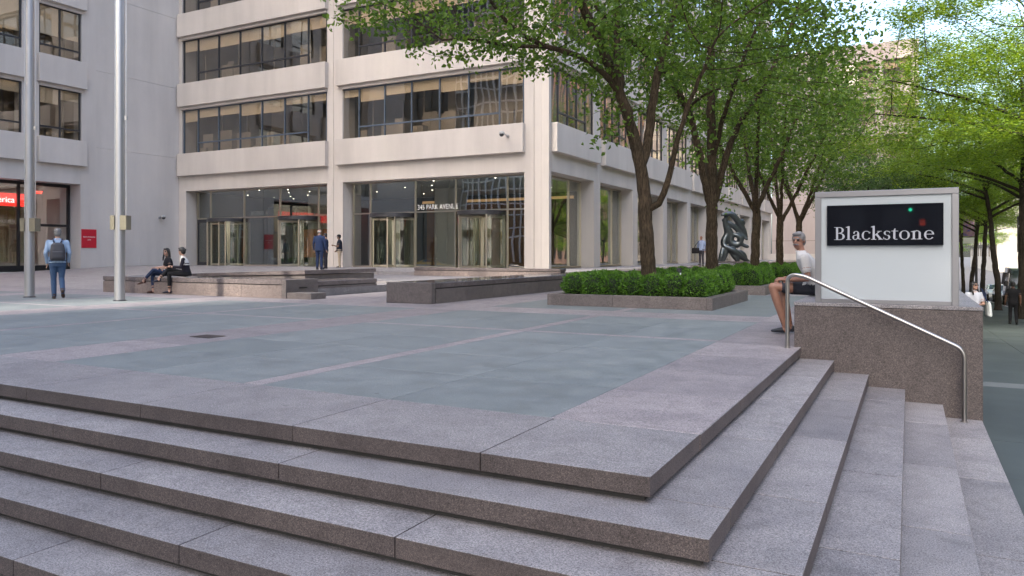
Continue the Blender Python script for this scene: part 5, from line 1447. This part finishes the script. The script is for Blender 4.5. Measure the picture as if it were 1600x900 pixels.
b = Body(); b.ell(g(0, -.005, .075), .088, .105, .065, 'h', M); b.loft([(g(0, .085, .055), M.col[0] * .07, M.col[2] * .008), (g(0, .14, .045), M.col[0] * .06, M.col[2] * .007), (g(0, .17, .04), M.col[0] * .03, M.col[2] * .006)], 'h'); b.build('cap', {'h': cloth((.01, .01, .012))}, gd, .01, 1)
# --- man beside the second tree
p = at_depth(1096, 396, 45.5); p.z = pz
standing('person', p, face_rz(-.3, -.95), 'bald man in blue grey shirt carrying a dark bag, partly behind the second tree', 1.78, (.20, .25, .38), (.03, .03, .04), (.02, .02, .02), 'tan', None, None, 'long', 1.08)
bg_ = empty('shoulder_bag', p, 'dark shoulder bag carried by the man near the second tree', 'bag'); bx0 = p + V3(-.33, -.12, .0)
b = Body(); b.loft([(bx0 + V3(0, 0, .72) - p, V3(.22, 0, 0), V3(0, .08, 0)), (bx0 + V3(0, 0, .76) - p, V3(.24, 0, 0), V3(0, .1, 0)), (bx0 + V3(0, 0, 1.02) - p, V3(.23, 0, 0), V3(0, .08, 0)), (bx0 + V3(0, 0, 1.06) - p, V3(.2, 0, 0), V3(0, .04, 0))], 'a'); b.build('bag', {'a': cloth((.012, .012, .014))}, bg_)
m = MB(); m.tube([bx0 + V3(-.1, 0, 1.04) - p, bx0 + V3(.05, .05, 1.3) - p, V3(-.12, .0, 1.5), V3(.0, .0, 1.45)], .018, 6); link('strap', m.mesh('strap', cloth((.012, .012, .014))), bg_)
# --- woman and walker on the sidewalk
p = at_depth(1522, 396, 20.0); p.z = swz(p.y)
wm, g, M, k = standing('person', p, face_rz(.15, -1), 'woman with long dark hair and sunglasses in white top beyond the plinth', 1.64, (.42, .44, .48), (.02, .03, .07), (.02, .02, .02), 'light', M_HB, 'long', 'short', .95,
    arms=[((-.25, .02, 1.12), (-.10, .26, 1.12)), ((.25, .0, 1.12), (.12, .26, 1.08))], look=(-.55, .83, .12))
b = Body()
for sx in (-1, 1): b.ell(g(sx * .033, .088, .012), .026, .012, .020, 'h', M); b.limb([g(sx * .055, .08, .015), g(sx * .076, .0, .012)], [.006, .005], 'h', 6)
b.limb([g(-.02, .092, .016), g(.02, .092, .016)], [.005, .005], 'h', 6); b.build('sunglasses', {'h': M_BLACK}, wm, .005, 0)
tb_ = empty('tote_bag', p, 'pale tote bag on the shoulder of the woman with sunglasses', 'bag', rz=face_rz(.15, -1))
b = Body(); b.loft([(V3(-.34, .0, .72), V3(.05, 0, 0), V3(0, .17, 0)), (V3(-.34, .0, .76), V3(.07, 0, 0), V3(0, .19, 0)), (V3(-.33, .0, 1.05), V3(.05, 0, 0), V3(0, .18, 0)), (V3(-.32, .0, 1.12), V3(.03, 0, 0), V3(0, .15, 0))], 'a'); b.build('bag', {'a': cloth((.55, .58, .56))}, tb_)
m = MB(); m.tube([V3(-.32, -.1, 1.08), V3(-.26, -.06, 1.35), V3(-.17, .0, 1.46), V3(-.2, .08, 1.3), V3(-.31, .12, 1.08)], .012, 6); link('strap', m.mesh('strap', cloth((.02, .03, .07))), tb_)
p = at_depth(1583, 396, 28.9); p.z = swz(p.y)
standing('person', p, face_rz(-.05, 1), 'person in black walking away down the sidewalk at the right edge', 1.64, (.014, .014, .016), (.010, .010, .012), (.02, .02, .02), 'brown', M_HB, 'short', 'short', 1.02,
    legs=[((-.09, .06, .50), (-.10, .03, .085), (-.1, 1, 0)), ((.09, .0, .50), (.10, -.14, .11), (.1, 1, 0), -.3)])
# =================================================================== VEHICLES AND STREET FURNITURE
M_GLC = plain('car glass', (.02, .03, .035), .05, spec=.8); M_TYRE = plain('tyre rubber', (.015, .015, .015), .85); M_RIM = plain('wheel rim', (.45, .45, .46), .3, 1.0)
M_LAMP = plain('headlight', (.7, .72, .72), .1); M_RLAMP = plain('tail lamp', (.35, .01, .01), .2); M_CHROME = plain('chrome', (.7, .7, .7), .12, 1.0)
def paint(name, col): return plain(name, col, .25, coat=1.0, spec=.5)
def smooth_profile(pts, it=1):
    for _ in range(it):
        q = []
        for i in range(len(pts)):
            a, b = Vector(pts[i]), Vector(pts[(i + 1) % len(pts)]); q += [tuple(a.lerp(b, .22)), tuple(a.lerp(b, .78))]
        pts = q
    return pts
def car_body(prof, width, tum, zbelt, mat):
    """side profile (x forward, z) widened to a body whose upper part leans in"""
    pts = smooth_profile(prof, 2); n = len(pts); m = MB(); rows = []
    zmax = max(z for _, z in pts); xs = [x for x, _ in pts]; xm, xl = (max(xs) + min(xs)) / 2, (max(xs) - min(xs)) / 2
    for f, sc in ((-1, .94), (-.97, .985), (-.6, 1), (.6, 1), (.97, .985), (1, .94)):
        r = []
        for x, z in pts:
            tumble = max(0, (z - zbelt) / (zmax - zbelt)) * tum
            taper = 1 - .10 * abs((x - xm) / xl) ** 4
            r.append((xm + (x - xm) * (sc * .04 + .96), f * (width / 2 - tumble) * taper, zbelt * .6 + (z - zbelt * .6) * (sc * .06 + .94)))
        rows.append(r)
    vs = [p for r in rows for p in r]; fs = []
    for i in range(len(rows) - 1):
        for k in range(n): fs.append((i * n + k, i * n + (k + 1) % n, (i + 1) * n + (k + 1) % n, (i + 1) * n + k))
    fs += [tuple(reversed(range(n))), tuple((len(rows) - 1) * n + k for k in range(n))]
    m.add(vs, fs); return m.mesh('body', mat, smooth=True)
def wheels(t, xs, w, r):
    for x in xs:
        for s in (-1, 1):
            m = MB(); m.lathe((0, 0, 0), [(r * .62, -.11), (r * .96, -.10), (r, -.06), (r, .06), (r * .96, .10), (r * .62, .11)], 22, 'Y'); wl = link('wheel', m.mesh('wheel', M_TYRE, smooth=True), t, (x, s * (w / 2 - .10), r))
            m = MB(); m.lathe((0, 0, 0), [(r * .60, -.115), (r * .5, -.06), (.06, -.09), (.06, .09), (r * .5, .06), (r * .60, .115)], 16, 'Y'); link('rim', m.mesh('rim', M_RIM, smooth=True), wl)
def van(loc, rz, label):
    t = empty('parked_van', loc, label, 'van', rz=rz); W_ = 2.0
    prof = [(-2.9, .35), (-2.95, 1.0), (-2.9, 2.55), (-2.6, 2.72), (1.0, 2.72), (1.45, 2.55), (2.15, 1.55), (2.75, 1.30), (2.92, 1.0), (2.92, .42), (2.6, .30)]
    link('body', car_body(prof, W_, .17, 1.3, paint('dark van paint', (.025, .03, .04))), t)
    m = MB(); m.add([(2.13, -.84, 1.58), (2.13, .84, 1.58), (1.50, .74, 2.47), (1.50, -.74, 2.47), (2.17, -.84, 1.60), (2.17, .84, 1.60), (1.54, .74, 2.50), (1.54, -.74, 2.50)], [(4, 5, 6, 7), (0, 3, 2, 1), (0, 1, 5, 4), (1, 2, 6, 5), (2, 3, 7, 6), (3, 0, 4, 7)]); link('windscreen', m.mesh('windscreen', M_GLC), t)
    for s in (-1, 1):
        for a, b in ((.35, 1.55), (-1.3, .2), (-2.75, -1.4)):
            m = MB(); m.add([(a, s * .985, 1.5), (b, s * .985, 1.5), (b - (.35 if b > 1 else 0), s * .86, 2.35), (a, s * .86, 2.35), (a, s * 1.0, 1.5), (b, s * 1.0, 1.5), (b - (.35 if b > 1 else 0), s * .90, 2.35), (a, s * .90, 2.35)], [(4, 5, 6, 7), (0, 3, 2, 1), (0, 1, 5, 4), (1, 2, 6, 5), (2, 3, 7, 6), (3, 0, 4, 7)]); link('side_window', m.mesh('side_window', M_GLC), t)
        m = MB(); m.box(2.80, 2.93, s * .60, s * .90, .92, 1.16, .03); link('headlight', m.mesh('headlight', M_LAMP), t)
        m = MB(); m.box(1.55, 1.75, s * 1.02, s * 1.24, 1.50, 1.85, .04); link('wing_mirror', m.mesh('wing_mirror', M_BLACK), t)
    m = MB(); m.box(2.88, 2.95, -.55, .55, .80, 1.16, .02); link('grille', m.mesh('grille', M_CHROME), t)
    m = MB(); m.box(2.80, 3.0, -.95, .95, .38, .62, .05); link('bumper', m.mesh('bumper', M_BLACK), t)
    m = MB(); m.box(2.99, 3.01, -.26, .26, .46, .58); link('licence_plate', m.mesh('licence_plate', plain('plate', (.7, .65, .4), .5)), t)
    wheels(t, (-1.9, 1.85), W_, .36); return t
def sedan(name, loc, rz, label, mat, taxi=False, cat='car'):
    t = empty(name, loc, label, cat, rz=rz); W_ = 1.82
    prof = [(-2.35, .32), (-2.4, .80), (-2.2, 1.0), (-1.55, 1.06), (-.95, 1.44), (.35, 1.46), (1.15, 1.02), (2.05, .88), (2.35, .70), (2.38, .36), (2.0, .26), (-2.0, .26)]
    link('body', car_body(prof, W_, .20, .9, mat), t)
    def quad(pts, off_, nm, mt):
        m = MB(); o_ = Vector(off_); m.add([Vector(p) for p in pts] + [Vector(p) + o_ for p in pts], [(4, 5, 6, 7), (0, 3, 2, 1), (0, 1, 5, 4), (1, 2, 6, 5), (2, 3, 7, 6), (3, 0, 4, 7)]); link(nm, m.mesh(nm, mt), t)
    quad([(1.13, -.72, 1.06), (1.13, .72, 1.06), (.42, .60, 1.42), (.42, -.60, 1.42)], (.03, 0, .025), 'windscreen', M_GLC)
    quad([(-1.52, -.70, 1.09), (-1.52, .70, 1.09), (-1.0, .60, 1.41), (-1.0, -.60, 1.41)], (-.03, 0, .025), 'rear_window', M_GLC)
    for s in (-1, 1):
        quad([(-1.25, s * .84, 1.06), (-.15, s * .84, 1.06), (-.15, s * .70, 1.38), (-.9, s * .70, 1.38)], (0, s * .04, 0), 'side_window', M_GLC)
        quad([(-.08, s * .84, 1.06), (.95, s * .84, 1.06), (.40, s * .70, 1.38), (-.08, s * .70, 1.38)], (0, s * .04, 0), 'side_window', M_GLC)
        m = MB(); m.box(2.2, 2.40, s * .50, s * .82, .62, .78, .02); link('headlight', m.mesh('headlight', M_LAMP), t)
        m = MB(); m.box(-2.42, -2.25, s * .50, s * .82, .68, .84, .02); link('tail_lamp', m.mesh('tail_lamp', M_RLAMP), t)
        m = MB(); m.box(.75, .90, s * .92, s * 1.08, .98, 1.12, .03); link('wing_mirror', m.mesh('wing_mirror', mat), t)
    m = MB(); m.box(2.33, 2.42, -.45, .45, .42, .62, .02); link('grille', m.mesh('grille', M_BLACK), t)
    if taxi: m = MB(); m.box(-.35, .0, -.35, .35, 1.47, 1.60, .03); link('roof_light', m.mesh('roof_light', M_WHITE), t)
    wheels(t, (-1.45, 1.42), W_, .33); return t
v = at_depth(1569, 396, 52.0); v.z = swz(v.y) - .15; v.x = 6.9
van(v, R(-90), 'dark passenger van parked at the kerb facing us behind the leaning tree')
y = 53.0
sedan('parked_car', (7.0, 50.5, swz(50.5) - .15), R(-90), 'dark green car parked in front of the van at the right edge', paint('green car paint', (.03, .05, .045)))
sedan('parked_car', (7.0, 72, swz(72) - .15), R(-90), 'silver car parked far down the kerb behind the van', paint('silver car paint', (.4, .41, .42)))
sedan('parked_car', (7.0, 80, swz(80) - .15), R(-90), 'white car parked farthest down the kerb', paint('white car paint', (.7, .7, .7)))
sedan('yellow_taxi', (-47.5, -8.0, -.995), R(0), 'yellow taxi on the side street mirrored in the lobby glass', paint('taxi yellow', (.75, .38, .01)), True, 'taxi')
sedan('parked_car', (-55.5, -6.0, -.995), R(180), 'dark car on the side street mirrored left of the taxi', paint('black car paint', (.02, .02, .025)))
sedan('parked_car', (-38.5, -6.0, -.995), R(180), 'grey car on the side street mirrored right of the taxi', paint('grey car paint', (.15, .16, .17)))

# --- dark abstract sculpture on the terrace: looping flattened bronze bands
M_BRZ = plain('dark patinated bronze', (.10, .115, .12), .36, .85, var=.5, vscale=2.0, bump=.3, bscale=8)
sc0 = V3(-11.9, 59.3, .42)
st = empty('sculpture', sc0, 'large dark abstract bronze sculpture of looping bands behind the trees', 'sculpture')
rg = random.Random(12); b = Body()
def band(pts, r):
    q = smooth_pts(resample([img * p[0] + dep * p[1] + V3(0, 0, p[2]) for p in pts], .12), 8)
    n = len(q); b.limb(q[::2] if n > 6 else q, [r * (.6 + .5 * math.sin(PI * i / max(1, len(q[::2]) - 1))) for i in range(len(q[::2]))] if n > 6 else [r] * n, 'a', 8)
band([(-.9, 0, .1), (-.6, .1, .9), (-.9, .2, 1.6), (-.4, .3, 2.3), (-.8, .1, 3.1), (-.6, 0, 3.8)], 0.24)
band([(-1.0, -.2, 3.7), (-.3, -.1, 3.85), (.2, .0, 3.3), (.7, .1, 2.6), (1.0, .2, 1.9)], 0.24)
band([(-.9, .1, 3.3), (-.2, .1, 3.0), (.3, .2, 2.5), (.9, .1, 1.85), (1.05, 0, 1.7)], 0.18)
band([(.1, 0, 3.2), (.5, 0, 3.4), (.85, .1, 3.1), (.6, .2, 2.8), (.2, .1, 2.7)], 0.17)
band([(-.5, .1, 2.7), (-.1, .2, 2.2), (-.4, .3, 1.6), (.2, .2, 1.3), (.6, .1, 1.6), (.4, 0, 2.1), (-.1, .1, 2.2)], 0.27)
band([(-.8, .0, 1.3), (-.2, -.1, 1.0), (.3, 0, .7), (.7, .1, .3), (1.2, .1, .05)], 0.24)
band([(-.5, .1, 1.1), (-.1, .1, .7), (.1, .0, .3), (.35, .0, .0)], 0.21); band([(-.9, .1, 1.2), (-1.0, .0, .6), (-1.2, 0, .0)], 0.20)
band([(.5, .1, 1.5), (.8, .1, 1.2), (1.0, .1, 1.25)], 0.15); band([(.1, .1, .9), (.6, .15, .9), (.9, .1, .5), (1.0, .1, .1)], 0.15)
b.build('bronze_form', {'a': M_BRZ}, st, .05, 4)
m = MB(); m.box(-1.6, 1.6, -.8, .8, -.02, .12, .01); link('base', m.mesh('base', M_GRB), st, rz=YAW)
# --- small path light in the front planter
p = at_depth(1061, 428, 16.6)
q = empty('path_light', (p.x, p.y, .2), 'small dark bollard light standing in the front hedge', 'light')
m = MB(); m.lathe((p.x, p.y, .2), [(.045, 0), (.045, .52), (.055, .53), (.055, .60), (.02, .62)], 14); m.obj('post', M_FRAME, q, smooth=True)
m = MB(); m.lathe((p.x, p.y, .66), [(.046, 0), (.046, .05)], 14); m.obj('lens', M_LAMP, q)
# --- litter bin, lamp post with banners, dark notice at the right edge
p = at_depth(1509, 396, 31.0); z = swz(p.y)
q = empty('litter_bin', (p.x, p.y, z), 'dark wire litter bin on the sidewalk beyond the sign', 'bin')
m = MB(); m.lathe((p.x, p.y, z), [(.26, 0), (.33, .95), (.30, .95), (.24, .04)], 20); m.obj('basket', M_FRAME, q, smooth=True)
m = MB(); m.lathe((p.x, p.y, z), [(.345, .90), (.345, .98), (.30, .98), (.30, .90)], 20); m.obj('rim', M_BLACK, q, smooth=True)
p = V3(5.0, 74, swz(74))
q = empty('lamp_post', p, 'slim street lamp post with coloured banner among the far trees', 'lamp post')
m = MB(); m.tube([p, p + V3(0, 0, 4), p + V3(0, 0, 8.5), p + V3(.5, 0, 9.3), p + V3(1.8, 0, 9.5)], [.11, .09, .07, .055, .045], 10); m.obj('pole', M_FRAME, q, smooth=True)
m = MB(); m.box(p.x + 1.6, p.x + 2.3, p.y - .15, p.y + .15, p.z + 9.42, p.z + 9.55, .03); m.obj('lamp_head', M_FRAME, q)
def two_tone():
    mm, n, l, bb = newmat('banner print'); tc = n.new('ShaderNodeTexCoord'); s = noise(n, l, tc.outputs['Object'], 3, 3)
    r = ramp(n, [(.35, (.03, .06, .30)), (.5, (.30, .16, .20)), (.62, (.25, .22, .26)), (.7, (.6, .6, .6))]); l.new(s, r.inputs[0]); l.new(r.outputs[0], bb.inputs['Base Color']); return mm
for z0, h_, mt in ((5.35, 2.3, two_tone()), (4.75, .5, M_WHITE)):
    m = MB(); m.box(p.x - .95, p.x - .12, p.y - .012, p.y + .012, p.z + z0, p.z + z0 + h_); m.obj('banner', mt, q)
for z0 in (5.3, 7.7):
    m = MB(); m.tube([p + V3(-.98, 0, z0), p + V3(0, 0, z0)], .02, 6); m.obj('banner_arm', M_FRAME, q)
p = at_depth(1601, 396, 37.5); p.z = swz(p.y)
q = empty('kerb_notice', p, 'tall dark notice panel on a post at the right edge', 'sign')
m = MB(); m.tube([p, p + V3(0, 0, 5.2)], .045, 8); m.obj('post', M_BLACK, q)
m = MB(); m.box(p.x - .32, p.x + .32, p.y - .05, p.y - .02, p.z + 3.1, p.z + 4.9, .01); pn = m.obj('panel', M_BLACK, q)
for i in range(3):
    m = MB(); m.box(p.x - .25, p.x - .14 + i * .02, p.y - .056, p.y - .052, p.z + 3.5 + i * .35, p.z + 3.75 + i * .35); m.obj('white_marking', M_WHITE, pn)
